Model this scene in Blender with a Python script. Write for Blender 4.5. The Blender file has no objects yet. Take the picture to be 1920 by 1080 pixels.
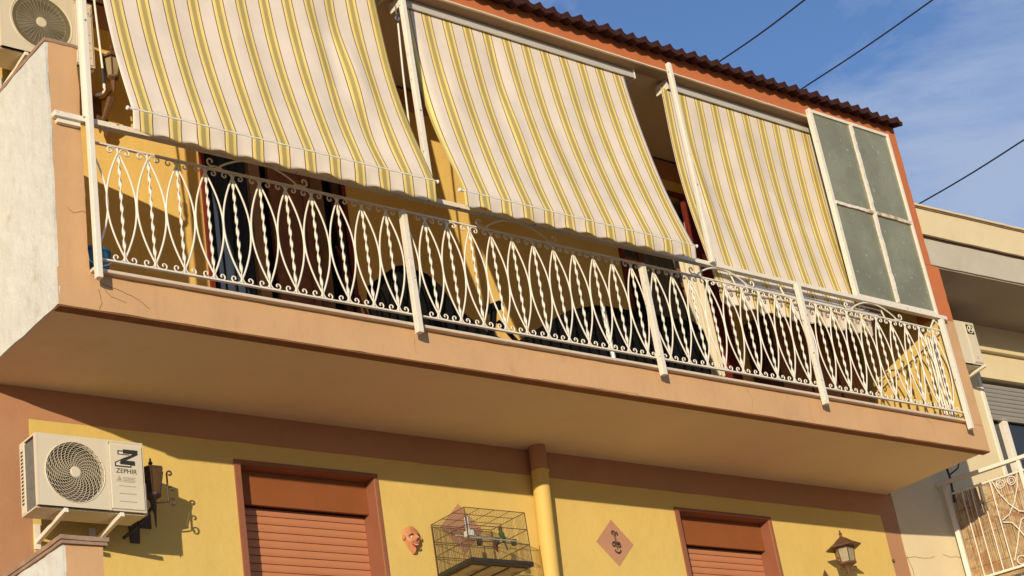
import bpy, bmesh, math, random
from mathutils import Vector, Matrix, noise
random.seed(7)
R = math.radians
SC = bpy.context.scene
COL = SC.collection

# ------------------------------------------------------------------ camera
cam_d = bpy.data.cameras.new('camera'); cam = bpy.data.objects.new('camera', cam_d); COL.objects.link(cam)
cr = Vector((0.7710214, -0.61834251, -0.15224503)); cu = Vector((-0.15302476, -0.41197267, 0.89825494)); cb = Vector((-0.61815, -0.66927652, -0.41226146))
cam.matrix_world = Matrix(((cr.x, cu.x, cb.x, -4.48428656), (cr.y, cu.y, cb.y, -8.91805839), (cr.z, cu.z, cb.z, -4.74257381), (0, 0, 0, 1)))
cam_d.sensor_fit = 'HORIZONTAL'; cam_d.sensor_width = 36; cam_d.lens = 36 * 3269.79 / 1920
cam_d.clip_start = 0.1; cam_d.clip_end = 3000
SC.camera = cam

# ------------------------------------------------------------------ light
SUN = Vector((1.167, 1.0, -0.30)).normalized()
sun_el = math.asin(-SUN.z); sun_az = math.atan2(-SUN.x, -SUN.y)      # azimuth from +Y towards +X
w = bpy.data.worlds.new('World'); SC.world = w; w.use_nodes = True
nt = w.node_tree; nt.nodes.clear()
def N(t, **k):
    n = nt.nodes.new(t)
    for a, b in k.items(): setattr(n, a, b)
    return n
out = N('ShaderNodeOutputWorld'); bg = N('ShaderNodeBackground'); bg.inputs[1].default_value = 0.12
sky = N('ShaderNodeTexSky', sky_type='NISHITA', sun_disc=False)
sky.sun_elevation = sun_el; sky.sun_rotation = sun_az; sky.altitude = 50; sky.air_density = 1.5; sky.dust_density = 0.0; sky.ozone_density = 4.0
tc = N('ShaderNodeTexCoord'); mp = N('ShaderNodeMapping'); mp.inputs['Scale'].default_value = (1, 1, 2.2); mp.inputs['Location'].default_value = (-0.2725, 2.1882, 3.7881)
n1 = N('ShaderNodeTexNoise'); n1.inputs['Scale'].default_value = 3.1; n1.inputs['Detail'].default_value = 9; n1.inputs['Roughness'].default_value = 0.6; n1.inputs['Distortion'].default_value = 0.35
rp = N('ShaderNodeValToRGB'); rp.color_ramp.elements[0].position = 0.45; rp.color_ramp.elements[1].position = 0.585
mx = N('ShaderNodeMixRGB'); mx.inputs['Color2'].default_value = (3.4, 4.15, 5.7, 1)
ml = N('ShaderNodeMath', operation='MULTIPLY'); ml.inputs[1].default_value = 0.85
L = nt.links.new
L(tc.outputs['Generated'], mp.inputs[0]); L(mp.outputs[0], n1.inputs['Vector']); L(n1.outputs['Fac'], rp.inputs[0]); L(rp.outputs[0], ml.inputs[0]); L(ml.outputs[0], mx.inputs['Fac'])
tint = N('ShaderNodeMixRGB', blend_type='MULTIPLY'); tint.inputs['Fac'].default_value = 1; tint.inputs['Color2'].default_value = (1.08, 1.05, 1.36, 1)
L(sky.outputs[0], tint.inputs['Color1']); L(tint.outputs[0], mx.inputs['Color1']); L(mx.outputs[0], bg.inputs[0]); L(bg.outputs[0], out.inputs[0])

sd = bpy.data.lights.new('sun', 'SUN'); so = bpy.data.objects.new('sun', sd); COL.objects.link(so)
sd.energy = 4.5; sd.angle = R(0.5); sd.color = (1.0, 0.835, 0.61)
so.rotation_euler = SUN.to_track_quat('-Z', 'Y').to_euler(); so.location = (-20, -20, 8)
SC.view_settings.view_transform = 'Standard'; SC.view_settings.look = 'None'; SC.view_settings.exposure = 0; SC.view_settings.gamma = 1
SC.view_settings.use_curve_mapping = False
SC.render.engine = 'CYCLES'
SC.cycles.max_bounces = 8; SC.cycles.diffuse_bounces = 5

# ------------------------------------------------------------------ materials
def lin(c):
    return tuple((x / 12.92 if x <= .04045 else ((x + .055) / 1.055) ** 2.4) for x in [v / 255 for v in c]) + (1,)
MATS = {}
def mat(name, col, rough=.7, var=.12, vscale=3.0, bump=.15, bscale=60, metal=0.0, spec=.3, stain=None, stain_amt=.5, stain_scale=2.0, stain_pos=.6, streak=False, trans=0, bump2=0, b2scale=6, speck=None, wave=None):
    """painted / plastered surface: base colour with slow variation, patchy stains, fine relief"""
    if name in MATS: return MATS[name]
    m = bpy.data.materials.new(name); m.use_nodes = True; t = m.node_tree; nd = t.nodes; lk = t.links.new
    b = nd['Principled BSDF']; b.inputs['Metallic'].default_value = metal
    b.inputs['Specular IOR Level'].default_value = spec
    if trans: b.inputs['Transmission Weight'].default_value = trans
    co = nd.new('ShaderNodeTexCoord'); P = co.outputs['Object']
    n = nd.new('ShaderNodeTexNoise'); n.inputs['Scale'].default_value = vscale; n.inputs['Detail'].default_value = 8; n.inputs['Roughness'].default_value = .6; lk(P, n.inputs['Vector'])
    mr = nd.new('ShaderNodeMapRange'); mr.inputs[1].default_value = .25; mr.inputs[2].default_value = .75; mr.inputs[3].default_value = 1 - var; mr.inputs[4].default_value = 1 + var
    lk(n.outputs['Fac'], mr.inputs[0])
    mu = nd.new('ShaderNodeVectorMath'); mu.operation = 'SCALE'; mu.inputs[0].default_value = col[:3]; lk(mr.outputs[0], mu.inputs['Scale'])
    c = mu.outputs[0]
    def overlay(c, colr, scale, pos, amt, width=.08, st=False, det=8, sep=(0, 0, 0)):
        mpn = nd.new('ShaderNodeMapping'); mpn.inputs['Scale'].default_value = (1, 1, .12) if st else (1, 1, 1); mpn.inputs['Location'].default_value = sep; lk(P, mpn.inputs[0])
        s = nd.new('ShaderNodeTexNoise'); s.inputs['Scale'].default_value = scale; s.inputs['Detail'].default_value = det; s.inputs['Roughness'].default_value = .65; lk(mpn.outputs[0], s.inputs['Vector'])
        q = nd.new('ShaderNodeMapRange'); q.inputs[1].default_value = pos; q.inputs[2].default_value = pos + width; q.inputs[3].default_value = 0; q.inputs[4].default_value = amt; lk(s.outputs['Fac'], q.inputs[0])
        x = nd.new('ShaderNodeMixRGB'); x.inputs['Color2'].default_value = colr; lk(q.outputs[0], x.inputs['Fac']); lk(c, x.inputs['Color1'])
        return x.outputs[0]
    if stain: c = overlay(c, stain, stain_scale, stain_pos, stain_amt, .12)
    if streak: c = overlay(c, streak, 9, .56, .35, .25, True, 4, (3, 1, 0))
    if speck: c = overlay(c, speck, 28, .66, .9, .03, False, 3, (7, 2, 5))
    lk(c, b.inputs['Base Color'])
    rr = nd.new('ShaderNodeMapRange'); rr.inputs[3].default_value = max(.05, rough - .12); rr.inputs[4].default_value = min(1, rough + .12); lk(n.outputs['Fac'], rr.inputs[0]); lk(rr.outputs[0], b.inputs['Roughness'])
    last = None
    if bump:
        f = nd.new('ShaderNodeTexNoise'); f.inputs['Scale'].default_value = bscale; f.inputs['Detail'].default_value = 5; lk(P, f.inputs['Vector'])
        bu = nd.new('ShaderNodeBump'); bu.inputs['Strength'].default_value = bump; bu.inputs['Distance'].default_value = .004; lk(f.outputs['Fac'], bu.inputs['Height']); last = bu
    if bump2:
        f = nd.new('ShaderNodeTexNoise'); f.inputs['Scale'].default_value = b2scale; f.inputs['Detail'].default_value = 3; lk(P, f.inputs['Vector'])
        bv = nd.new('ShaderNodeBump'); bv.inputs['Strength'].default_value = bump2; bv.inputs['Distance'].default_value = .02; lk(f.outputs['Fac'], bv.inputs['Height'])
        if last: lk(last.outputs[0], bv.inputs['Normal'])
        last = bv
    if last: lk(last.outputs[0], b.inputs['Normal'])
    MATS[name] = m
    return m

A = lambda r, g, b: (r, g, b, 1)
M = dict(
    upyellow=mat('loggia_yellow_plaster', A(.76, .52, .155), .85, .08, 2.2, .35, 90, bump2=.25, b2scale=9, stain=A(.62, .36, .09), stain_amt=.35, stain_pos=.54),
    yellow=mat('yellow_plaster', A(.67, .49, .15), .85, .06, 2.2, .35, 90, bump2=.25, b2scale=9, stain=A(.58, .42, .11), stain_amt=.2, stain_pos=.56),
    tan=mat('tan_plaster', A(.59, .365, .185), .85, .07, 1.8, .3, 90, bump2=.22, b2scale=7, stain=A(.45, .25, .15), stain_amt=.35, stain_pos=.6, streak=A(.46, .25, .14)),
    salmon=mat('salmon_plaster', A(.45, .235, .125), .85, .08, 2, .3, 90, bump2=.2, b2scale=8, stain=A(.34, .15, .09), stain_amt=.35, stain_pos=.55),
    orange=mat('orange_plaster', A(.52, .165, .06), .85, .08, 2, .3, 80, bump2=.2, b2scale=7, stain=A(.42, .14, .06), stain_amt=.4),
    soffit=mat('soffit_paint', A(.74, .60, .41), .9, .05, 1.2, .15, 60, bump2=.12, b2scale=3, stain=A(.66, .49, .31), stain_amt=.4),
    ceiling=mat('ceiling_paint', A(.70, .57, .42), .9, .05, 1.2, .15, 60, stain=A(.45, .38, .30), stain_amt=.3),
    drip=mat('drip_edge', A(.22, .10, .04), .9, .2, 8, .4, 50, stain=A(.15, .08, .05), stain_amt=.6),
    roughwhite=mat('rough_white_plaster', A(.61, .63, .585), .95, .08, 5, .6, 45, bump2=.7, b2scale=9, stain=A(.44, .39, .27), stain_amt=.8, stain_scale=2.6, stain_pos=.60, streak=A(.52, .46, .33)),
    cream=mat('cream_plaster', A(.70, .59, .37), .9, .06, 2, .25, 80, bump2=.2, stain=A(.6, .5, .33), stain_amt=.4),
    greybeam=mat('grey_beam_plaster', A(.50, .46, .37), .9, .08, 3, .3, 70, stain=A(.4, .36, .28), stain_amt=.5),
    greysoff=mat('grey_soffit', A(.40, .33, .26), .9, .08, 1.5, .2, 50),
    capstone=mat('coping_stone', A(.32, .22, .15), .85, .25, 12, .5, 60, stain=A(.12, .08, .06), stain_amt=.6),
    brownpaint=mat('brown_paint', A(.27, .105, .058), .6, .08, 6, .1, 60, stain=A(.2, .07, .035), stain_amt=.4),
    slat=mat('shutter_pvc', A(.49, .205, .10), .5, .05, 4, .05, 60, stain=A(.42, .17, .1), stain_amt=.3),
    panel=mat('shutter_box_paint', A(.26, .085, .026), .6, .07, 5, .1, 60),
    slot_shade=mat('slot_and_shade_dark', A(.05, .02, .012), .9, .1),  # shutter slots, and the coloured-in shade line under the neighbouring parapet
    white=mat('white_enamel', A(.78, .73, .62), .45, .05, 12, .12, 80, spec=.4, stain=A(.55, .46, .33), stain_amt=.45, stain_scale=14, stain_pos=.62),
    oldwhite=mat('flaking_white_enamel', A(.76, .71, .6), .55, .06, 10, .35, 70, stain=A(.5, .42, .3), stain_amt=.5, stain_scale=9, stain_pos=.6, speck=A(.10, .06, .035)),
    rusty=mat('rusted_white_enamel', A(.66, .56, .42), .6, .1, 10, .4, 70, stain=A(.26, .09, .035), stain_amt=.9, stain_scale=8, stain_pos=.5, speck=A(.1, .04, .02)),
    alu=mat('aluminium_box', A(.60, .58, .53), .45, .05, 6, .05, 60, metal=.2, spec=.5),
    steel=mat('bare_steel', A(.5, .5, .5), .3, .05, metal=.9),
    acbody=mat('ac_casing', A(.66, .60, .46), .5, .04, 5, .06, 70, spec=.4, stain=A(.5, .44, .32), stain_amt=.3),
    acgrey=mat('ac_coil_fin', A(.16, .16, .14), .6, .2, 30, .3, 90),
    acdark=mat('ac_fan_recess', A(.07, .06, .045), .8, .1),
    acgrille=mat('ac_grille_wire', A(.60, .53, .38), .5, .04, 5, .0),
    acgrille2=mat('ac_dull_grille_wire', A(.40, .36, .25), .5, .04, 5, .0), acblade=mat('ac_fan_blade', A(.13, .11, .085), .5, .1, 5, 0),
    grime=mat('grimy_metal', A(.38, .34, .27), .7, .25, 14, .3, 60, stain=A(.12, .08, .05), stain_amt=.7, stain_scale=9, stain_pos=.52),
    print=mat('black_print', A(.03, .03, .03), .6, .05, 3, 0),
    printgrey=mat('grey_print', A(.34, .31, .26), .6, .05, 3, 0),
    printlight=mat('light_print', A(.70, .65, .52), .6, .03, 3, 0),
    iron=mat('dark_wrought_iron', A(.07, .042, .03), .6, .25, 20, .3, 70, spec=.4, stain=A(.16, .06, .03), stain_amt=.5, stain_scale=12),
    bronze=mat('bronze_lantern', A(.17, .09, .05), .5, .2, 20, .3, 60, metal=.3, stain=A(.1, .05, .03), stain_amt=.6, stain_scale=14),
    darkamber=mat('smoked_amber_glass', A(.10, .055, .02), .3, .2, 20, .2, 40), lampglass=mat('amber_lamp_glass', A(.32, .27, .16), .25, .15, 20, .2, 40, spec=.5),
    darkglass=mat('dark_window_glass', A(.03, .035, .04), .08, .1, 3, 0, spec=.6),
    frosted=mat('frosted_green_glass', A(.20, .205, .12), .24, .25, .9, .1, 40, spec=.7, stain=A(.27, .28, .175), stain_amt=.6, stain_scale=1.5, stain_pos=.46, speck=A(.4, .42, .34)),  # stain colour here paints paler patches in place of reflections on the panes
    redwood=mat('dark_red_door_paint', A(.16, .025, .018), .45, .15, 6, .1, 60),
    brownwood=mat('brown_door_wood', A(.24, .105, .05), .5, .25, 7, .15, 60, streak=A(.07, .03, .015)),
    darkwood=mat('dark_walnut', A(.08, .036, .02), .5, .25, 7, .15, 60),
    navy=mat('navy_curtain', A(.03, .045, .075), .9, .15, 9, .2, 90),
    browncurtain=mat('brown_curtain', A(.26, .15, .08), .9, .15, 9, .2, 90, streak=A(.07, .03, .02)),
    lace=mat('cream_lace_curtain', A(.62, .57, .44), .9, .08, 14, .3, 90, stain=A(.45, .4, .3), stain_amt=.4, stain_scale=18),
    greycurtain=mat('greenish_net_curtain', A(.2, .19, .14), .9, .15, 14, .3, 90),
    blackcloth=mat('black_cover', A(.008, .008, .008), .9, .3, 5, .3, 30, spec=.08),
    blue=mat('blue_plastic', A(.02, .16, .33), .45, .08, 5, .05, 60, spec=.5),
    tile=mat('maroon_roof_tile', A(.045, .012, .010), .9, .25, 9, .4, 50, stain=A(.06, .026, .02), stain_amt=.7, stain_scale=7, stain_pos=.5),
    marble=mat('pale_marble_edge', A(.66, .54, .42), .5, .1, 14, .2, 60, stain=A(.35, .28, .2), stain_amt=.4, stain_scale=6),
    floor=mat('balcony_floor_tile', A(.68, .48, .31), .6, .1, 4, .1, 60),
    pipey=mat('yellow_pipe_paint', A(.66, .47, .13), .6, .05, 4, .1, 60, stain=A(.5, .35, .12), stain_amt=.3),
    reed=mat('reed_screen', A(.46, .33, .17), .8, .4, 25, .3, 90, streak=A(.25, .1, .03), stain=A(.30, .13, .05), stain_amt=.7, stain_scale=6, stain_pos=.48),
    greyslat=mat('grey_shutter_slat', A(.28, .27, .24), .5, .06, 4, .05, 60),
    mask=mat('orange_painted_clay', A(.52, .22, .10), .5, .2, 18, .3, 50, stain=A(.62, .32, .16), stain_amt=.5, stain_scale=22, stain_pos=.5),
    lips=mat('red_lip_paint', A(.38, .05, .03), .4, .1), bone=mat('pale_eye_paint', A(.7, .58, .45), .5, .05, 3, 0),
    brow=mat('dark_brow_paint', A(.12, .03, .02), .6, .1, 3, 0),
    green=mat('green_feathers', A(.035, .12, .02), .7, .3, 40, .3, 80), redhead=mat('dark_red_feathers', A(.17, .03, .03), .7, .2, 40, .3, 80), beak=mat('pale_beak', A(.5, .4, .25), .5, .1),
    cagewire=mat('cage_wire', A(.10, .06, .03), .5, .2, 20, 0), cagetray=mat('cage_tray', A(.035, .028, .022), .6, .3, 10, .2),
    clear=mat('white_drinker_plastic', A(.8, .8, .76), .25, .03, 3, 0),
    perch=mat('grey_perch', A(.50, .48, .40), .5, .1),
    cable=mat('black_cable', A(.02, .025, .04), .6, .1, 3, 0),
    ground=mat('pale_street_concrete', A(.33, .24, .16), .95, .12, .4, .3, 12, stain=A(.3, .25, .2), stain_amt=.5, stain_scale=.3),
    asphalt=mat('asphalt', A(.10, .09, .08), .95, .15, .6, .3, 20),
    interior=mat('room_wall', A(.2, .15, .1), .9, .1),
    cushion=mat('mustard_cushion', A(.32, .16, .02), .8, .1),
)

# striped awning canvas: stripes run down the cloth, u = metres across
def stripes():
    m = bpy.data.materials.new('striped_awning_canvas'); m.use_nodes = True; t = m.node_tree; nd = t.nodes; lk = t.links.new
    b = nd['Principled BSDF']; b.inputs['Roughness'].default_value = .85; b.inputs['Specular IOR Level'].default_value = .15
    uv = nd.new('ShaderNodeUVMap'); sx = nd.new('ShaderNodeSeparateXYZ'); lk(uv.outputs[0], sx.inputs[0])
    d = nd.new('ShaderNodeMath'); d.operation = 'DIVIDE'; d.inputs[1].default_value = .2115; lk(sx.outputs[0], d.inputs[0])
    f = nd.new('ShaderNodeMath'); f.operation = 'FRACT'; lk(d.outputs[0], f.inputs[0])
    r = nd.new('ShaderNodeValToRGB'); r.color_ramp.interpolation = 'CONSTANT'; e = r.color_ramp.elements
    W, Bn, Ye, Ol = A(.90, .815, .70), A(.26, .12, .02), A(.95, .76, .26), A(.56, .46, .18)
    Yl = A(.98, .85, .36)
    stops = [(0, W), (.262, Bn), (.297, Yl), (.36, Ye), (.415, Ol), (.585, Ye), (.64, Yl), (.703, Bn), (.738, W)]
    e[0].position = 0; e[0].color = W; e[1].position = stops[1][0]; e[1].color = stops[1][1]
    for p, c in stops[2:]:
        k = e.new(p); k.color = c
    lk(f.outputs[0], r.inputs[0])
    co = nd.new('ShaderNodeTexCoord')
    n = nd.new('ShaderNodeTexNoise'); n.inputs['Scale'].default_value = 3; n.inputs['Detail'].default_value = 7; lk(co.outputs['Object'], n.inputs['Vector'])
    mr = nd.new('ShaderNodeMapRange'); mr.inputs[1].default_value = .3; mr.inputs[2].default_value = .7; mr.inputs[3].default_value = .93; mr.inputs[4].default_value = 1.05; lk(n.outputs['Fac'], mr.inputs[0])
    s = nd.new('ShaderNodeVectorMath'); s.operation = 'SCALE'; lk(r.outputs[0], s.inputs[0]); lk(mr.outputs[0], s.inputs['Scale'])
    lk(s.outputs[0], b.inputs['Base Color'])
    # weave + soft creases
    wv = nd.new('ShaderNodeTexNoise'); wv.inputs['Scale'].default_value = 420; wv.inputs['Detail'].default_value = 2; lk(co.outputs['Object'], wv.inputs['Vector'])
    bu = nd.new('ShaderNodeBump'); bu.inputs['Strength'].default_value = .25; bu.inputs['Distance'].default_value = .002; lk(wv.outputs['Fac'], bu.inputs['Height'])
    mpn = nd.new('ShaderNodeMapping'); mpn.inputs['Scale'].default_value = (1, 1, .3); lk(co.outputs['Object'], mpn.inputs[0])
    cz = nd.new('ShaderNodeTexNoise'); cz.inputs['Scale'].default_value = 4; cz.inputs['Detail'].default_value = 3; lk(mpn.outputs[0], cz.inputs['Vector'])
    b2 = nd.new('ShaderNodeBump'); b2.inputs['Strength'].default_value = .35; b2.inputs['Distance'].default_value = .03; lk(cz.outputs['Fac'], b2.inputs['Height']); lk(bu.outputs[0], b2.inputs['Normal'])
    lk(b2.outputs[0], b.inputs['Normal'])
    # a little light passes through the cloth
    tr = nd.new('ShaderNodeBsdfTranslucent'); lk(s.outputs[0], tr.inputs['Color']); ms = nd.new('ShaderNodeMixShader'); ms.inputs[0].default_value = .27
    lk(b.outputs[0], ms.inputs[1]); lk(tr.outputs[0], ms.inputs[2]); lk(ms.outputs[0], nd['Material Output'].inputs[0])
    return m
M['canvas'] = stripes()
M['lightwood'] = mat('light_brown_wood', A(.34, .21, .11), .5, .2, 7, .15, 60, streak=A(.2, .11, .05))
M['rustrun'] = mat('rust_run', A(.40, .22, .12), .9, .2, 9, .2, 60)
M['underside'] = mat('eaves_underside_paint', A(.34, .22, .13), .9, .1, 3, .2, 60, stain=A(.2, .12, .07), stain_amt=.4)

# ------------------------------------------------------------------ mesh helpers
WLOC = {}
class MB:
    def __init__(s, xf=None): s.bm = bmesh.new(); s.xf = xf
    def _t(s, v): return (s.xf @ Vector(v)) if s.xf is not None else Vector(v)
    def box(s, x0, x1, y0, y1, z0, z1):
        v = [s.bm.verts.new(s._t(p)) for p in ((x0, y0, z0), (x1, y0, z0), (x1, y1, z0), (x0, y1, z0), (x0, y0, z1), (x1, y0, z1), (x1, y1, z1), (x0, y1, z1))]
        for f in ((0, 3, 2, 1), (4, 5, 6, 7), (0, 1, 5, 4), (1, 2, 6, 5), (2, 3, 7, 6), (3, 0, 4, 7)): s.bm.faces.new([v[i] for i in f])
        return s
    def rough(s, x0, x1, y0, y1, z0, z1, amp=.004, step=.07, seed=0):
        """box cut into a grid with an uneven trowelled surface and worn arrises"""
        nx, ny, nz = [max(1, int(round((b - a) / step))) for a, b in ((x0, x1), (y0, y1), (z0, z1))]
        nx = min(nx, 160); cache = {}
        def g(i, j, k):
            key = (i, j, k)
            if key in cache: return cache[key]
            p = Vector((x0 + (x1 - x0) * i / nx, y0 + (y1 - y0) * j / ny, z0 + (z1 - z0) * k / nz))
            e = (i in (0, nx)) + (j in (0, ny)) + (k in (0, nz))
            q = p * 5.3 + Vector((seed, 0, 0)); d = Vector((noise.noise(q), noise.noise(q + Vector((31, 0, 0))), noise.noise(q + Vector((0, 57, 0)))))
            if e >= 2:
                d += Vector((noise.noise(p * 23), noise.noise(p * 23 + Vector((9, 9, 9))), noise.noise(p * 23 + Vector((4, 0, 8))))) * .8
            p = p + d * amp
            cache[key] = s.bm.verts.new(s._t(p)); return cache[key]
        def quad(a, b, c, d): s.bm.faces.new((a, b, c, d))
        for i in range(nx):
            for k in range(nz):
                quad(g(i, 0, k), g(i + 1, 0, k), g(i + 1, 0, k + 1), g(i, 0, k + 1)); quad(g(i, ny, k), g(i, ny, k + 1), g(i + 1, ny, k + 1), g(i + 1, ny, k))
            for j in range(ny):
                quad(g(i, j, 0), g(i, j + 1, 0), g(i + 1, j + 1, 0), g(i + 1, j, 0)); quad(g(i, j, nz), g(i + 1, j, nz), g(i + 1, j + 1, nz), g(i, j + 1, nz))
        for j in range(ny):
            for k in range(nz):
                quad(g(0, j, k), g(0, j, k + 1), g(0, j + 1, k + 1), g(0, j + 1, k)); quad(g(nx, j, k), g(nx, j + 1, k), g(nx, j + 1, k + 1), g(nx, j, k + 1))
        return s
    def prism(s, pts, axis, a, b):
        """closed polygon of 2-D points extruded along axis 0/1/2 from a to b"""
        def mk(p, c):
            q = list(p); q.insert(axis, c); return s.bm.verts.new(s._t(q))
        A_ = [mk(p, a) for p in pts]; B_ = [mk(p, b) for p in pts]; n = len(pts)
        s.bm.faces.new(A_); s.bm.faces.new(B_[::-1])
        for i in range(n): s.bm.faces.new((A_[i], B_[i], B_[(i + 1) % n], A_[(i + 1) % n]))
        return s
    def tube(s, pts, r, n=6, closed=False, caps=True, flat=None):
        pts = [Vector(p) for p in pts]; rings = []; up = None; m = len(pts)
        for i, p in enumerate(pts):
            if closed: d = pts[(i + 1) % m] - pts[i - 1]
            else: d = pts[min(i + 1, m - 1)] - pts[max(i - 1, 0)]
            d.normalize()
            if up is None: up = Vector((0, 1, 0)) if abs(d.y) < .9 else Vector((1, 0, 0))
            a = up - d * up.dot(d)
            if a.length < 1e-5: a = Vector((1, 0, 0)) - d * d.x
            a.normalize(); up = a; c = d.cross(a); rr = r[i] if isinstance(r, (list, tuple)) else r
            ra, rc = (rr, rr) if not flat else (flat, rr)
            rings.append([s.bm.verts.new(s._t(p + a * ra * math.cos(2 * math.pi * k / n + math.pi / n) + c * rc * math.sin(2 * math.pi * k / n + math.pi / n))) for k in range(n)])
        for i in range(m if closed else m - 1):
            q, w_ = rings[i], rings[(i + 1) % m]
            for k in range(n): s.bm.faces.new((q[k], q[(k + 1) % n], w_[(k + 1) % n], w_[k]))
        if caps and not closed: s.bm.faces.new(rings[0][::-1]); s.bm.faces.new(rings[-1])
        return s
    def lathe(s, prof, c, n=12, axis=2, rot=0, caps=True):
        rings = []
        for r, h in prof:
            ring = []
            for k in range(n):
                a = 2 * math.pi * k / n + rot; q = [r * math.cos(a), r * math.sin(a)]; q.insert(axis, h)
                if axis == 1: q = [r * math.cos(a), h, r * math.sin(a)]
                ring.append(s.bm.verts.new(s._t(Vector(q) + Vector(c))))
            rings.append(ring)
        for i in range(len(rings) - 1):
            for k in range(n): s.bm.faces.new((rings[i][k], rings[i][(k + 1) % n], rings[i + 1][(k + 1) % n], rings[i + 1][k]))
        if caps: s.bm.faces.new(rings[0][::-1]); s.bm.faces.new(rings[-1])
        return s
    def quad(s, *p): s.bm.faces.new([s.bm.verts.new(s._t(q)) for q in p]); return s
    def build(s, name, m, parent=None, origin=None, smooth=False, bevel=0, solid=0, recalc=True):
        o0 = Vector(origin) if origin is not None else (WLOC.get(parent.name, Vector()) if parent else Vector())
        for v in s.bm.verts: v.co -= o0
        if recalc: bmesh.ops.recalc_face_normals(s.bm, faces=s.bm.faces)
        me = bpy.data.meshes.new(name); s.bm.to_mesh(me); s.bm.free()
        if isinstance(m, str): m = M[m]
        me.materials.append(m)
        if smooth:
            for p in me.polygons: p.use_smooth = True
            me.set_sharp_from_angle(angle=R(38))
        return link(name, me, parent, o0, bevel, solid)
def link(name, me, parent=None, at=(0, 0, 0), bevel=0, solid=0):
    o = bpy.data.objects.new(name, me); COL.objects.link(o)
    if parent: o.parent = parent; o.location = Vector(at) - WLOC.get(parent.name, Vector())
    else: o.location = at
    WLOC[o.name] = Vector(at)
    if solid: q = o.modifiers.new('s', 'SOLIDIFY'); q.thickness = solid; q.offset = 0
    if bevel: q = o.modifiers.new('b', 'BEVEL'); q.width = bevel; q.segments = 2; q.limit_method = 'ANGLE'; q.angle_limit = R(40)
    return o
def thing(name, label, cat, loc, group=None):
    o = bpy.data.objects.new(name, None); COL.objects.link(o); o.location = loc; o.empty_display_size = .1
    o['label'] = label; o['category'] = cat
    if group: o['group'] = group
    WLOC[o.name] = Vector(loc); return o
def tag(o, label, cat, group=None):
    o['label'] = label; o['category'] = cat
    if group: o['group'] = group
    return o
def smooth_by_angle(o):
    for p in o.data.polygons: p.use_smooth = True
def text(s, size, x, y, z, m, parent, name='lettering', xf=None, ext=.0006, sx=1.0, shear=0.0, align='CENTER'):
    c = bpy.data.curves.new('t', 'FONT'); c.body = s; c.size = size; c.extrude = ext; c.align_x = align; c.align_y = 'CENTER'; c.resolution_u = 3; c.shear = shear
    o = bpy.data.objects.new('t', c); COL.objects.link(o); dg = bpy.context.evaluated_depsgraph_get(); dg.update()
    me = bpy.data.meshes.new_from_object(o.evaluated_get(dg)); bpy.data.objects.remove(o); bpy.data.curves.remove(c)
    T = Matrix.Translation((x, y, z)) @ Matrix.Rotation(R(90), 4, 'X') @ Matrix.Diagonal((sx, 1, 1, 1))
    if xf is not None: T = xf @ T
    o0 = WLOC.get(parent.name, Vector()); me.transform(Matrix.Translation(-o0) @ T)
    me.materials.clear(); me.materials.append(M[m])
    return link(name, me, parent, o0)
def spiral(cx, cz, r0, r1, a0, a1, n=14, y=0):
    return [(cx + (r0 + (r1 - r0) * i / n) * math.cos(R(a0 + (a1 - a0) * i / n)), y, cz + (r0 + (r1 - r0) * i / n) * math.sin(R(a0 + (a1 - a0) * i / n))) for i in range(n + 1)]

D = 1.285; LL = 9.5; ZR = 3.35; GZ = -6.35

# ------------------------------------------------------------------ ground (below the frame, it bounces the low sun up)
g = MB().box(-400, 400, -400, 400, GZ - .3, GZ).build('ground', 'ground'); g['kind'] = 'structure'
g = MB().box(-120, 120, -9.5, -3.5, GZ + .004, GZ + .008).build('road', 'asphalt'); g['kind'] = 'structure'
g = MB().box(-120, 120, -3.3, -1.0, GZ + .001, GZ + .13).build('pavement', 'ground'); g['kind'] = 'structure'

# ------------------------------------------------------------------ the house
house = thing('apartment_house', 'yellow and salmon plastered house with long projecting balcony and maroon tiled roof', 'house', (4.7, D, GZ))
WX0, WX1 = -3.0, 9.556
openA = (2.0, 3.185); openB = (6.46, 7.63)
LZ = -.375            # lintel of the lower doors
yb = D + .26
# lower storey wall: salmon borders, yellow field, all butted
b = MB()
b.box(WX0, .378, D, yb, -2.9, .017); b.box(.378, 9.32, D, yb, -.208, .017); b.box(9.32, WX1, D, yb, -2.9, .017)
b.build('wall_border', 'salmon', house)
b = MB()
b.box(.378, openA[0], D, yb, -2.9, -.208); b.box(openA[0], openA[1], D, yb, LZ, -.208); b.box(openA[1], openB[0], D, yb, -2.9, -.208)
b.box(openB[0], openB[1], D, yb, LZ, -.208); b.box(openB[1], 9.32, D, yb, -2.9, -.208)
b.build('wall', 'yellow', house)
MB().box(WX0, WX1, D, yb, GZ, -3.15).build('ground_floor_wall', 'salmon', house)
MB().box(0, LL, .0, D, -3.15, -2.9).box(WX0, 0, D, yb, -3.15, -2.9).box(0, WX1, D, yb, -3.15, -2.9).build('balcony_floor', 'floor', house)
# hand-painted, slightly wavering edge of the salmon border
def waver(a, c, horizontal, at, side):
    n = int((c - a) / .09); pts = []
    for i in range(n + 1):
        q = a + (c - a) * i / n; o_ = at + side * (.004 + .006 * noise.noise(Vector((q * 3.1, at, 2))) + .003 * noise.noise(Vector((q * 11, at, 7))))
        pts.append((q, o_) if horizontal else (o_, q))
    b0, b1 = ((c, at - side * .01), (a, at - side * .01)) if horizontal else ((at - side * .01, c), (at - side * .01, a))
    MB().prism(pts + [b0, b1], 1, D - .0015, D + .002).build('painted_edge', 'salmon', house)
waver(.378, 9.32, True, -.208, -1); waver(-2.8, -.208, False, .378, 1); waver(-2.8, -.208, False, 9.32, -1)
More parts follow.
